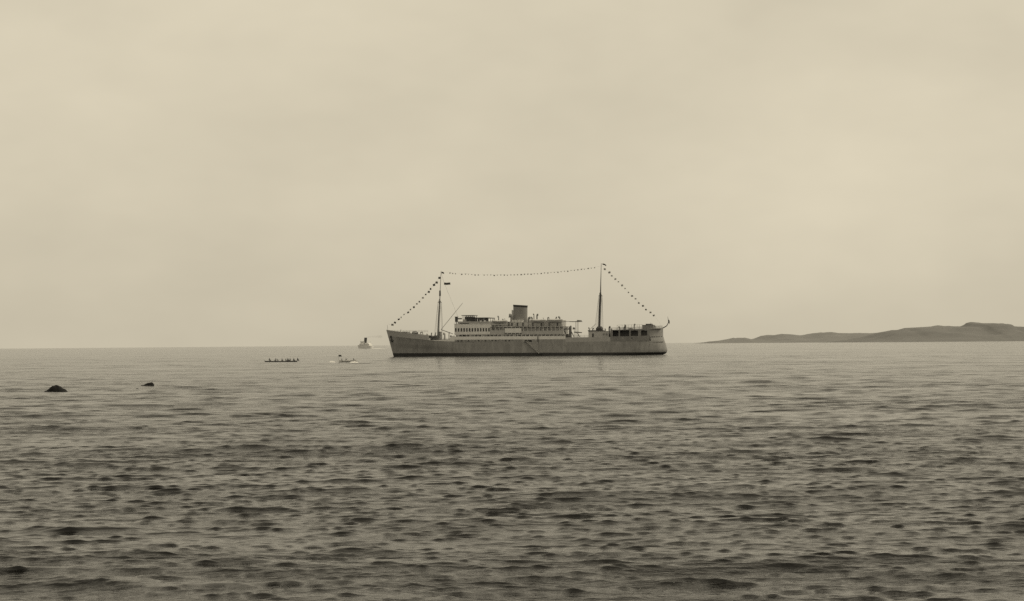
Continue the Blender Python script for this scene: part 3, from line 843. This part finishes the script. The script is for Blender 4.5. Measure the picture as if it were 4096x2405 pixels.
b = MB(); b.box(X_P0, X_P0+0.2, -hb(X_P0)+0.14, hb(X_P0)-0.14, sheer(X_P0)-0.4, ztop(X_P0)-0.46); b.build("poop_bulkhead", M_SPARL, poop)
# row of square ports round the stern
pm = window_mesh(0.75, 0.5)
for px in (2497, 2508, 2566, 2577, 2588, 2600, 2608, 2617, 2626, 2634, 2643):
    py = 1352 - (px-2497)/150*5.5
    x = PX(px, -6); zq = PZ(py, px, -6); y = -hull_y(x, zq) - 0.02
    dy = -(hull_y(x+0.3, zq) - hull_y(x-0.3, zq))/0.6
    o = link("window", pm, poop, (x, y-0.02, PZ(py, px, -6))); o.rotation_euler = (0, 0, math.atan(dy))
o = link("window", window_mesh(1.3, 0.75), poop, (PX(2527), -hb(PX(2527))-0.02, PZ(1353, 2527)))
# poop deck gear: rails, awning frame, docking house
def curved_rail(px0, px1, h, nst, name):
    mb = MB(); x0, x1 = PX(px0), PX(px1, 0)
    for side in (-1, 1):
        pts = []
        for k in range(nst+1):
            x = x0 + (x1-x0)*k/nst; y = side*max(hb(x)-0.3, 0.1); z = ztop(x)
            mb.tube([(x, y, z-0.2), (x, y, z+h)], 0.05, n=5); pts.append((x, y, z+h))
        for f in (0.5, 1.0): mb.tube([(p[0], p[1], p[2]-h*(1-f)) for p in pts], 0.045, n=5)
    return mb.build(name, M_SPARL, ship)
curved_rail(2446, 2648, 1.1, 34, "poop_railing")
dh, de = house(2569, 2613, 1320, 1301, 3.6, M_SPARL, "docking_house", -3.6)
MB().box(PX(2583, -3), PX(2606, -3), -3.0, 3.0, de[3]+0.142, de[3]+0.7).build("roof_gear", M_SPAR, dh)
MB().tube([(PX(2604, -2), -2, de[3]), (PX(2604, -2), -2, PZ(1291, 2604, -2))], 0.1, n=6).build("lamp_post", M_SPARL, dh)
for px in (2469, 2489, 2500, 2513, 2527, 2537, 2549, 2558):
    x = PX(px, -6.5); MB().tube([(x, -6.5, ztop(x)-0.3), (x, -6.5, PZ(1300, px, -6.5))], 0.07, n=5).build("awning_stanchion", M_SPARL, ship)
MB().tube([(PX(2469, -6.5), -6.5, PZ(1301, 2469, -6.5)), (PX(2570, -6.5), -6.5, PZ(1299, 2570, -6.5))], 0.05, n=5).build("awning_ridge", M_SPARL, ship)
for a in ((2479, 1320, 1308, -5, M_SPARL, 0.5, -1), (2496, 1319, 1309, -4, M_SPAR, 0.5, 1), (2537, 1318, 1298, -4, M_SPARL, 0.45, 1), (2503, 1318, 1301, -4, M_SPARL, 0.5, -1), (2621, 1316, 1304, -3, M_SPARL, 0.4, -1)):
    cowl(*a)
clutter("winch", 2513, 2532, 1320, 1312, -5.5, -4, M_SPARL)
# raking stern rail and flagstaff
x0, z0 = P(2640, 1313, 0); 
st = MB(); st.tube([(x0, 0, z0-0.4), (PX(2655, 0), 0, PZ(1311, 2655, 0)), (PX(2667, 0), 0, PZ(1304, 2667, 0)), (PX(2675, 0), 0, PZ(1290, 2675, 0)), (PX(2671.5, 0), 0, PZ(1267, 2671, 0))], [0.26, 0.25, 0.22, 0.20, 0.05], n=8)
st.build("ensign_staff", M_SPAR, ship, smooth=True)

# --- anchor and hawse at the bow
def hull_side(px, py):
    x, z = P(px, py, -2.5); 
    return x, z
ax, az = P(1566, 1356, -1.6)
yA = None
ya = hull_y(ax, az)
an = MB(); an.tube([(ax-0.2, -ya-0.25, az+0.9), (ax+0.15, -ya-0.22, az-1.3)], 0.22, n=8)
an.tube([(ax-0.75, -ya-0.15, az-0.5), (ax-0.25, -ya-0.3, az-1.35), (ax+0.5, -ya-0.35, az-1.4), (ax+1.0, -ya-0.45, az-0.55)], [0.12, 0.26, 0.26, 0.12], n=8)
an.tube([(ax-0.25, -ya+0.4, az+1.1), (ax-0.25, -ya-0.3, az+1.0)], [0.75, 0.62], n=12)
an.build("anchor", M_BLACK, ship, smooth=True)
xr, zr_ = P(1571, 1385, -1.2)

# portholes along the grey hull
pmesh = MB(); pmesh.tube([(0, 0.05, 0), (0, -0.05, 0)], 0.17, n=10, mi=0); pmesh = pmesh.mesh("porthole", [M_GLASSL])
for py, px0, px1, st_ in ((1379, 1640, 2610, 12.4),):
    px = px0
    while px < px1:
        x, z = P(px, py + 1.5*math.sin((px-1640)/970*math.pi), -9.0)
        y = hull_y(x, z)
        link("porthole", pmesh, hull_o, (x, -y-0.0, z))
        px += st_ * (2 if random.random() < 0.12 else 1)

# --- accommodation ladder
gxa, gza = P(2107, 1366, -9.7); gxb, gzb = P(2157, 1414, -9.9)
gw = MB()
for yy in (-9.75, -10.75):
    gw.tube([(gxa, yy, gza), (gxb, yy, gzb)], 0.13, n=6)
    gw.tube([(gxa, yy, gza+0.95), (gxb, yy, gzb+0.95)], 0.04, n=5)
gang = gw.build("accommodation_ladder", M_BUFF, ship)
tread = MB(); tread.box(-0.16, 0.16, -0.5, 0.5, -0.03, 0.03); tread = tread.mesh("tread", M_BUFF)
for k in range(26):
    t = (k+0.5)/26
    link("tread", tread, gang, (gxa+(gxb-gxa)*t, -10.25, gza+(gzb-gza)*t))
MB().box(gxa-1.6, gxa+0.1, -10.9, -hb(0)-0.02, gza-0.12, gza+0.02).build("platform", M_BUFF, gang)
MB().box(gxb-0.2, gxb+1.5, -10.95, -9.65, gzb-0.2, gzb-0.05).build("platform", M_DARK, gang)
MB().tube([(gxb, -10.2, gzb), (PX(2153, -9.6), -9.65, PZ(1352, 2153))], 0.05, n=5).build("fall_rope", M_ROPE, gang)
post(2151.5, 1366, 1344, -9.75, 0.22, M_SPAR, "gangway_davit")

# ------------------------------------------------------------------ flags
FLAGM = [mat("flag_dark", 0.07, 0.9, 0.2, 3.0), mat("flag_mid", 0.22, 0.9, 0.2, 3.0), mat("flag_pale", 0.40, 0.9, 0.1, 3.0)]
def flag_mesh(w, h, pat, seed, droop=0.0):
    r_ = random.Random(seed); mb = MB(); nx, nz = 8, 5
    ph0 = r_.uniform(0, 6)
    def pt(i, j, off):
        u, v = i/nx, j/nz
        y = 0.16*w*u*math.sin(ph0 + 5.0*u + 0.6*v) + off
        return (w*u*(1-0.08*abs(math.sin(ph0))), y, -h*v - droop*u*u*w + 0.05*h*math.sin(ph0+7*u))
    for off in (0.0, 0.025):
        for i in range(nx):
            for j in range(nz):
                u, v = (i+0.5)/nx, (j+0.5)/nz
                mi = {'solid': 0, 'cross': 1 if (abs(u-0.45) < 0.12 or abs(v-0.5) < 0.12) else 0, 'halfv': 0 if u < 0.5 else 1, 'halfh': 0 if v < 0.5 else 1,
                      'centre': 1 if (abs(u-0.5) < 0.2 and abs(v-0.5) < 0.25) else 0, 'bars': int(v*5) % 2}[pat]
                mb.quad(pt(i, j, off), pt(i+1, j, off), pt(i+1, j+1, off), pt(i, j+1, off), mi)
    return mb
PATS = ['solid', 'cross', 'halfv', 'halfh', 'centre', 'bars']
FL = []
for k in range(14):
    a, b_ = [(0, 1), (1, 2), (0, 2), (0, 0), (1, 1)][k % 5]
    FL.append(flag_mesh(1.25, 0.95, PATS[k % 6], k).mesh("flag", [FLAGM[a], FLAGM[b_]], smooth=True))
FLS = []
for k in range(10):
    a, b_ = [(1, 2), (2, 2), (2, 1), (0, 2), (1, 1)][k % 5]
    FLS.append(flag_mesh(1.05, 0.75, PATS[k % 6], 40+k).mesh("flag", [FLAGM[a], FLAGM[b_]], smooth=True))
def flag_line(label, pts, meshes, ends, scale=1.0):
    """pts: pixel centres of the flags (on the ship's middle plane); ends: rope ends"""
    root = empty("signal_flag_line"); root.matrix_world = SHIP_M
    tag(root, label, "flag line", "signal flag lines dressing the ship")
    rp = [ends[0]] + list(pts) + [ends[1]]
    MB().tube([(P(a, b_, 0)[0], 0, P(a, b_, 0)[1] + 0.35) for a, b_ in rp], 0.010, n=5).build("rope", M_ROPE, root)
    for k, (a, b_) in enumerate(pts):
        x, z = P(a, b_, 0)
        o = link("flag", random.choice(meshes), root, (x-0.55*scale, 0, z+0.42*scale))
        s_ = scale*random.uniform(0.7, 1.25)
        o.scale = (s_, 1, s_*random.uniform(0.85, 1.05)); o.rotation_euler = (0, R(random.uniform(-22, 22)), R(random.uniform(-55, 35)))
z1p = [(240,925),(280,893),(325,858),(368,828),(405,793),(455,762),(493,722),(537,685),(578,645),(618,607),(660,557),(702,512),(743,470),(770,430),(808,380),(850,340),(885,280)]
flag_line("slanting line of signal flags from the bow up to the foremast", [(1500+a*.2905, 1030+b_*.2905) for a, b_ in z1p], FL, ((1549, 1303), (1764, 1092)))
mid_pts = []
mx = [1800, 1812, 1823, 1847, 1862, 1875, 1888, 1901, 1914] + [1937 + 13.4*k for k in range(34)]
for a in mx:
    t = (a - 1766)/(2401-1766)
    mid_pts.append((a, 1090 + (1069-1090)*t + 4*20*t*(1-t)*(1.15-0.3*t)))
flag_line("long sagging line of small signal flags between the two mastheads", [p for p in mid_pts if p[0] < 2388], FLS, ((1766, 1091), (2403, 1067)), 0.68)
z4p = [(610,240),(695,315),(755,380),(825,450),(890,512),(960,575),(1030,645),(1100,720),(1165,788),(1240,850),(1310,930),(1385,995),(1455,1065),(1538,1130),(1605,1195)]
flag_line("slanting line of signal flags from the mainmast down to the stern", [(2300+a*.196, 1030+b_*.196) for a, b_ in z4p], FLS+FL[:4], ((2406, 1066), (2652, 1312)), 1.0)
def single_flag(label, px, py, w, h, pat, ms, droop, rope=None, rz=0, yl=0.0, roty=0):
    x, z = P(px, py, yl)
    root = empty("flag"); root.matrix_world = SHIP_M @ Matrix.Translation((x, yl, z))
    tag(root, label, "flag")
    o = flag_mesh(w, h, pat, 99 + px, droop).build("cloth", ms, root, smooth=True)
    o.rotation_euler = (0, R(roty), R(rz))
    if rope:
        mb = MB(); mb.tube([(P(*q, yl)[0]-x, 0, P(*q, yl)[1]-z) for q in rope], 0.035, n=5); mb.build("halyard", M_ROPE, root)
single_flag("small dark flag flying at the foremast head", 1766, 1087.5, 1.5, 0.85, 'halfv', [FLAGM[0], FLAGM[1]], 0.25)
single_flag("small dark flag flying at the mainmast head", 2410, 1054, 1.9, 0.7, 'solid', [FLAGM[0], FLAGM[1]], 0.45)
single_flag("large dark flag on a halyard just aft of the foremast", 1776, 1131, 3.6, 1.15, 'bars', [FLAGM[0], FLAGM[0]], 0.0, rope=[(1765, 1092), (1776, 1131), (1832, 1268)])
single_flag("drooping dark ensign at the stern staff", 2672.5, 1279, 0.75, 1.7, 'halfh', [FLAGM[0], FLAGM[0]], 0.8)

# ------------------------------------------------------------------ distant steamer
sp = on_sea(1462, 1394.0)
SD_ = sp.y
mpp = SD_/F_PX
steamer = empty("distant_steamer", (sp.x, sp.y, 0), R(-35))
tag(steamer, "small pale steamer with a dark funnel on the horizon left of the ship", "steamer")
SL = 60*mpp/math.cos(R(35))*0.98
def shull(Lh, Bh, z0f, m, name, zb_=-2.0, n=24):
    mb = MB(); rings = []
    for k in range(n+1):
        u = k/n; x = -Lh/2 + Lh*u
        f = (1-(1-min(u/0.3, 1))**2) if u < 0.3 else (1 if u < 0.85 else (1-((u-0.85)/0.15)**2.5)**0.6 if u < 1 else 0.03)
        f = max(f, 0.03); zt = z0f(u)
        rings.append([(x - (0.05*Lh*(1-u)**3), -Bh/2*f, zt), (x, -Bh/2*f*0.85, zb_), (x, Bh/2*f*0.85, zb_), (x - (0.05*Lh*(1-u)**3), Bh/2*f, zt)])
    mb.loft(rings); return mb.build(name, m, steamer, smooth=True)
SB = 11.0
u_ = mpp
shull(SL, SB, lambda u: u_*(11 + 3.0*(1-u)**2.0), M_FAR, "hull")
b = MB(); b.box(-SL*0.33, SL*0.36, -SB*0.42, SB*0.42, u_*11, u_*18.5); dk = b.build("deckhouse", M_FARW, steamer)
b = MB(); b.box(-SL*0.27, -SL*0.02, -SB*0.36, SB*0.36, u_*18.5, u_*27); b.box(-SL*0.29, SL*0.0, -SB*0.4, SB*0.4, u_*27, u_*28); b.build("bridge", M_FAR, steamer)
b = MB(); b.box(SL*0.05, SL*0.28, -SB*0.34, SB*0.34, u_*18.5, u_*22); b.build("after_deckhouse", M_FARW, steamer)
wmf = MB(); wmf.box(-0.7, 0.7, -0.06, 0.06, -0.55, 0.55); wmf = wmf.mesh("window", [M_GLASS])
for k in range(9): link("window", wmf, dk, (-SL*0.29 + SL*0.61*k/8, -SB*0.42-0.05, u_*13.6))
sf = MB(); sf.loft([ellipse(-0.6, 0, u_*18, u_*6.6, u_*4.4, 16), ellipse(0.8, 0, u_*43, u_*6.4, u_*4.2, 16)]); 
M_FF = mat("far_funnel_dark", 0.10, 0.6, 0.2, 0.5)
sf.build("funnel", M_FF, steamer, smooth=True)
MB().tube([(-SL*0.36, 0, u_*12), (-SL*0.35, 0, u_*38)], [0.3, 0.12], n=6).build("mast", M_FAR, steamer)
MB().tube([(SL*0.34, 0, u_*12), (SL*0.345, 0, u_*30)], [0.25, 0.1], n=6).build("mast", M_FAR, steamer)
# funnel smoke drifting right
sm = MB(); pts, rd = [], []
for k in range(14):
    t = k/13; pts.append((t*62*mpp, 18*t, (43 + 5*t**0.6 + 1.2*math.sin(5*t))*mpp)); rd.append(mpp*(3.2 + 2.6*t)*(1+0.15*math.sin(9*t)))
sm.tube(pts, rd, n=10)
mv = bpy.data.materials.new("funnel_smoke"); mv.use_nodes = True
nn = mv.node_tree.nodes; nn.remove(nn['Principled BSDF'])
pv = nn.new("ShaderNodeVolumePrincipled"); pv.inputs['Color'].default_value = (0.30, 0.29, 0.27, 1); pv.inputs['Density'].default_value = 0.025
mv.node_tree.links.new(pv.outputs[0], nn['Material Output'].inputs['Volume'])
so = sm.build("smoke", mv, loc=(sp.x+1.0, sp.y, 0))
tag(so, "thin dark smoke trailing right from the small steamer's funnel", "smoke", kind="stuff")

# ------------------------------------------------------------------ foam helper
def foam(name, label, centre, length, width, seed, rz=0.0):
    r2 = random.Random(seed); mb = MB()
    nx, ny = 40, 12
    g = {}
    for i in range(nx+1):
        for j in range(ny+1):
            u, v = i/nx, j/ny*2-1
            env = max(0, (1-abs(2*u-1)**2.2)) * max(0, 1-abs(v)**1.8)
            z = -0.10 + (0.42 + r2.uniform(-0.3, 0.3))*env
            g[i, j] = (length*(u-0.5) + r2.uniform(-.1, .1), v*width/2, z)
    for i in range(nx):
        for j in range(ny):
            mb.quad(g[i, j], g[i+1, j], g[i+1, j+1], g[i, j+1])
    o = mb.build(name, M_FOAM, loc=centre, smooth=True); o.rotation_euler = (0, 0, rz)
    return tag(o, label, "foam", kind="stuff")

# ------------------------------------------------------------------ people (one continuous skinned body each)
def person_mesh(pose, name="person"):
    if pose == 'seated':
        J = {'pel': (0, 0, 0.10), 'wst': (0.03, 0, 0.30), 'chs': (0.07, 0, 0.52), 'nck': (0.09, 0, 0.66), 'hdb': (0.11, 0, 0.74), 'hdt': (0.13, 0, 0.90),
             'hl': (0.03, -0.11, 0.08), 'kl': (0.44, -0.14, 0.16), 'fl': (0.56, -0.14, -0.26), 'tl': (0.72, -0.15, -0.28),
             'hr': (0.03, 0.11, 0.08), 'kr': (0.44, 0.14, 0.16), 'fr': (0.56, 0.14, -0.26), 'tr': (0.72, 0.15, -0.28),
             'sl': (0.07, -0.20, 0.58), 'el': (0.20, -0.27, 0.32), 'wl': (0.42, -0.18, 0.26), 'gl': (0.50, -0.16, 0.25),
             'sr': (0.07, 0.20, 0.58), 'er': (0.20, 0.27, 0.32), 'wr': (0.42, 0.18, 0.26), 'gr': (0.50, 0.16, 0.25)}
    else:
        J = {'pel': (0, 0, 0.92), 'wst': (0.01, 0, 1.08), 'chs': (0.03, 0, 1.30), 'nck': (0.03, 0, 1.46), 'hdb': (0.05, 0, 1.54), 'hdt': (0.06, 0, 1.71),
             'hl': (0, -0.11, 0.88), 'kl': (0.05, -0.14, 0.48), 'fl': (-0.02, -0.16, 0.07), 'tl': (0.16, -0.17, 0.03),
             'hr': (0, 0.11, 0.88), 'kr': (0.05, 0.14, 0.48), 'fr': (-0.02, 0.16, 0.07), 'tr': (0.16, 0.17, 0.03),
             'sl': (0.03, -0.21, 1.38), 'el': (0.04, -0.30, 1.10), 'wl': (0.24, -0.26, 0.98), 'gl': (0.33, -0.24, 0.98),
             'sr': (0.03, 0.21, 1.38), 'er': (0.00, 0.30, 1.10), 'wr': (0.10, 0.28, 0.86), 'gr': (0.14, 0.27, 0.78)}
    rad = {'pel': (.15, .13), 'wst': (.15, .12), 'chs': (.18, .13), 'nck': (.065, .065), 'hdb': (.085, .095), 'hdt': (.085, .095)}
    for s_ in 'lr':
        rad.update({'h'+s_: (.095, .095), 'k'+s_: (.068, .068), 'f'+s_: (.046, .046), 't'+s_: (.036, .04), 's'+s_: (.075, .075), 'e'+s_: (.05, .05), 'w'+s_: (.034, .034), 'g'+s_: (.04, .03)})
    E = [('pel','wst'),('wst','chs'),('chs','nck'),('nck','hdb'),('hdb','hdt')]
    for s_ in 'lr': E += [('pel','h'+s_),('h'+s_,'k'+s_),('k'+s_,'f'+s_),('f'+s_,'t'+s_),('chs','s'+s_),('s'+s_,'e'+s_),('e'+s_,'w'+s_),('w'+s_,'g'+s_)]
    keys = list(J); me = bpy.data.meshes.new("skeleton")
    me.from_pydata([J[k] for k in keys], [(keys.index(a), keys.index(b_)) for a, b_ in E], [])
    o = bpy.data.objects.new("skeleton", me); COL.objects.link(o)
    o.modifiers.new("skin", 'SKIN')
    for i, k in enumerate(keys):
        sv = me.skin_vertices[0].data[i]; sv.radius = rad[k]; sv.use_root = (k == 'pel')
    ss = o.modifiers.new("sub", 'SUBSURF'); ss.levels = 1; ss.render_levels = 1
    dg = bpy.context.evaluated_depsgraph_get(); dg.update()
    out = bpy.data.meshes.new_from_object(o.evaluated_get(dg)); out.name = name
    bpy.data.objects.remove(o); bpy.data.meshes.remove(me)
    out.polygons.foreach_set("use_smooth", [True]*len(out.polygons))
    return out
SEAT_D, SEAT_G = person_mesh('seated'), person_mesh('seated'); STAND = person_mesh('standing')
SEAT_D.materials.append(M_CLOTH); SEAT_G.materials.append(M_CLOTHG); STAND.materials.append(M_CLOTH)
def person(me, loc, rz, label, group=None, s=1.0):
    o = link("person", me, None, loc); o.rotation_euler = (0, 0, rz); o.scale = (s, s, s)
    return tag(o, label, "person", group)

# ------------------------------------------------------------------ long dark boat with its crew
lp = on_sea(1124, 1449.0); LS = lp.y/F_PX
LBL = 131*LS
lboat = empty("longboat", (lp.x, lp.y, -0.12))
tag(lboat, "long dark open boat full of seated people left of the ship", "boat")
boat_hull(LBL, 1.9, 0.52, 0.16, n=26).build("hull", M_WOOD, lboat, smooth=True)
for k in range(9):
    x = -LBL*0.36 + LBL*0.72*k/8
    MB().box(x-0.14, x+0.14, -0.78, 0.78, 0.44, 0.50).build("thwart", M_WOOD, lboat)
MB().tube([(-LBL/2+0.1, 0, 0.25), (-LBL/2+0.02, 0, 1.05)], 0.05, n=6).build("stem_post", M_WOOD, lboat)
grp = "people seated in the long dark boat"
ords = ["second", "third", "fourth", "fifth", "sixth", "seventh", "eighth", "ninth", "tenth", "eleventh"]
seats = [(1082, 0.12, "upright")] + [(1105 + 9.2*k, 0, "") for k in range(8)] + [(1183, 0.1, "last")]
for k, (px, up, note) in enumerate(seats):
    x = on_sea(px + (0 if note else random.uniform(-3.5, 3.5)), 1449.0).x
    sc_ = 1.2 if note else random.uniform(0.95, 1.28)
    if note == "upright": lab = "lone person sitting high near the left end of the long boat"
    elif note == "last": lab = "rightmost person, apart from the others in the long boat"
    else: lab = f"{ords[k-1]} person from the left end of the crowded long boat"
    person(SEAT_D if (k % 4) else SEAT_G, (x, lp.y + (0.28 if k % 2 else -0.28)*(0 if note else 1), -0.12 + 0.56 + up), R(random.uniform(-50, 50)) + (math.pi if k % 3 == 1 else 0), lab, grp, sc_)

# ------------------------------------------------------------------ pale launch under way
mp_ = on_sea(1392, 1449.5); MS = mp_.y/F_PX
LL = 74*MS
launch = empty("motor_launch", (mp_.x, mp_.y, -0.10), R(0))
tag(launch, "small pale launch with people and splashing bow wave near the steamer", "boat")
hl = boat_hull(LL, 2.0, 0.72, 0.34, n=22).build("hull", M_PALE, launch, smooth=True); hl.rotation_euler = (0, R(-1.5), 0)
MB().box(-LL*0.12, LL*0.10, -0.55, 0.55, 0.35, 0.85).build("engine_box", M_PALE, launch)
for k in range(3): MB().box(-LL*0.34+LL*0.3*k, -LL*0.34+LL*0.3*k+0.3, -0.85, 0.85, 0.45, 0.5).build("thwart", M_WOOD, launch)
fp = on_sea(1358, 1449.5).x - mp_.x
MB().tube([(fp, 0, 0.4), (fp-0.05, 0, 2.85)], 0.035, n=6).build("flagstaff", M_WOOD, launch)
fl = empty("flag", (mp_.x+fp-0.03, mp_.y, 2.70)); tag(fl, "small dark flag on the staff of the pale launch", "flag")
flag_mesh(1.05, 0.62, 'solid', 5, 0.1).build("cloth", [FLAGM[0], FLAGM[0]], fl, smooth=True)
for px, s_, lab in ((1368, 1.0, "left of the three people sitting in the pale launch"), (1384, 1.1, "middle one of the three people in the pale launch"), (1412, 1.15, "person sitting near the right end of the pale launch")):
    person(SEAT_D, (on_sea(px, 1449.5).x, mp_.y, 0.52), R(random.uniform(-20, 20)), lab, "people in the pale launch", s_)
fo = on_sea(1328, 1450.5); foam("wake_foam", "white patch of wake foam left of the pale launch", (fo.x, fo.y, 0.02), 34*MS, 2.4, 3)
fo = on_sea(1416, 1451); foam("bow_wave_foam", "white splashing water at the right end of the pale launch", (fo.x, fo.y-1.2, 0.05), 36*MS, 2.0, 4)
fo = on_sea(1512, 1394.5); foam("wake_foam", "pale wake astern of the small steamer on the horizon", (fo.x, fo.y, 0.0), 62*fo.y/F_PX, 60, 6)

# ------------------------------------------------------------------ rocks
def rock(label, px0, px1, py_top, py_base, prof, seed, depth_k=0.75):
    c = on_sea(0.5*(px0+px1), py_base); s_ = c.y/F_PX
    W = (px1-px0)*s_; H = (py_base-py_top)*s_
    r2 = np.random.default_rng(seed); n, m_ = 34, 16
    mb = MB(); rings = []
    ph = r2.uniform(0, 6.28, 12)
    for k in range(m_):
        v = k/(m_-1); y = (v-0.5)*W*depth_k
        row = []
        for i in range(n+1):
            u = i/n; x = (u-0.5)*W*1.06
            h = float(np.interp(u, [p[0] for p in prof], [p[1] for p in prof]))
            e = max(0, 1-abs(2*v-1)**2.0)
            nz = sum((0.7**q)*math.sin(x*(3+2.6*q)/W*3.1+ph[q]+y*(2.2+1.9*q)/W*3.0) for q in range(8))
            z = H*h*e**0.75 + 0.05*H*nz*min(1, 3*e)*min(1, h*3) - 0.28*(1-min(1, h*e*6))
            row.append((x, y, z))
        rings.append(row)
    mb.loft(rings, closed=False, cap=False)
    o = mb.build("rock", M_ROCK, loc=(c.x, c.y + 0.35*W*depth_k, 0), smooth=True)
    return tag(o, label, "rock", "dark rocks awash on the left")
rock("large black hump-shaped rock awash at the left", 168, 263, 1541, 1568, [(0,0),(0.1,0.16),(0.22,0.3),(0.32,0.6),(0.42,0.88),(0.52,1.0),(0.62,0.96),(0.70,0.82),(0.78,0.5),(0.86,0.3),(0.94,0.15),(1,0)], 1)
rock("low black wedge-shaped rock, highest at its right end", 556, 611, 1530, 1545, [(0,0),(0.12,0.22),(0.3,0.38),(0.45,0.55),(0.58,0.8),(0.7,0.95),(0.85,1.0),(0.95,0.85),(1,0.1)], 2)
rock("small flat dark rock below the wedge-shaped rock", 534, 559, 1554, 1561, [(0,0),(0.2,0.6),(0.5,1),(0.8,0.7),(1,0)], 3)
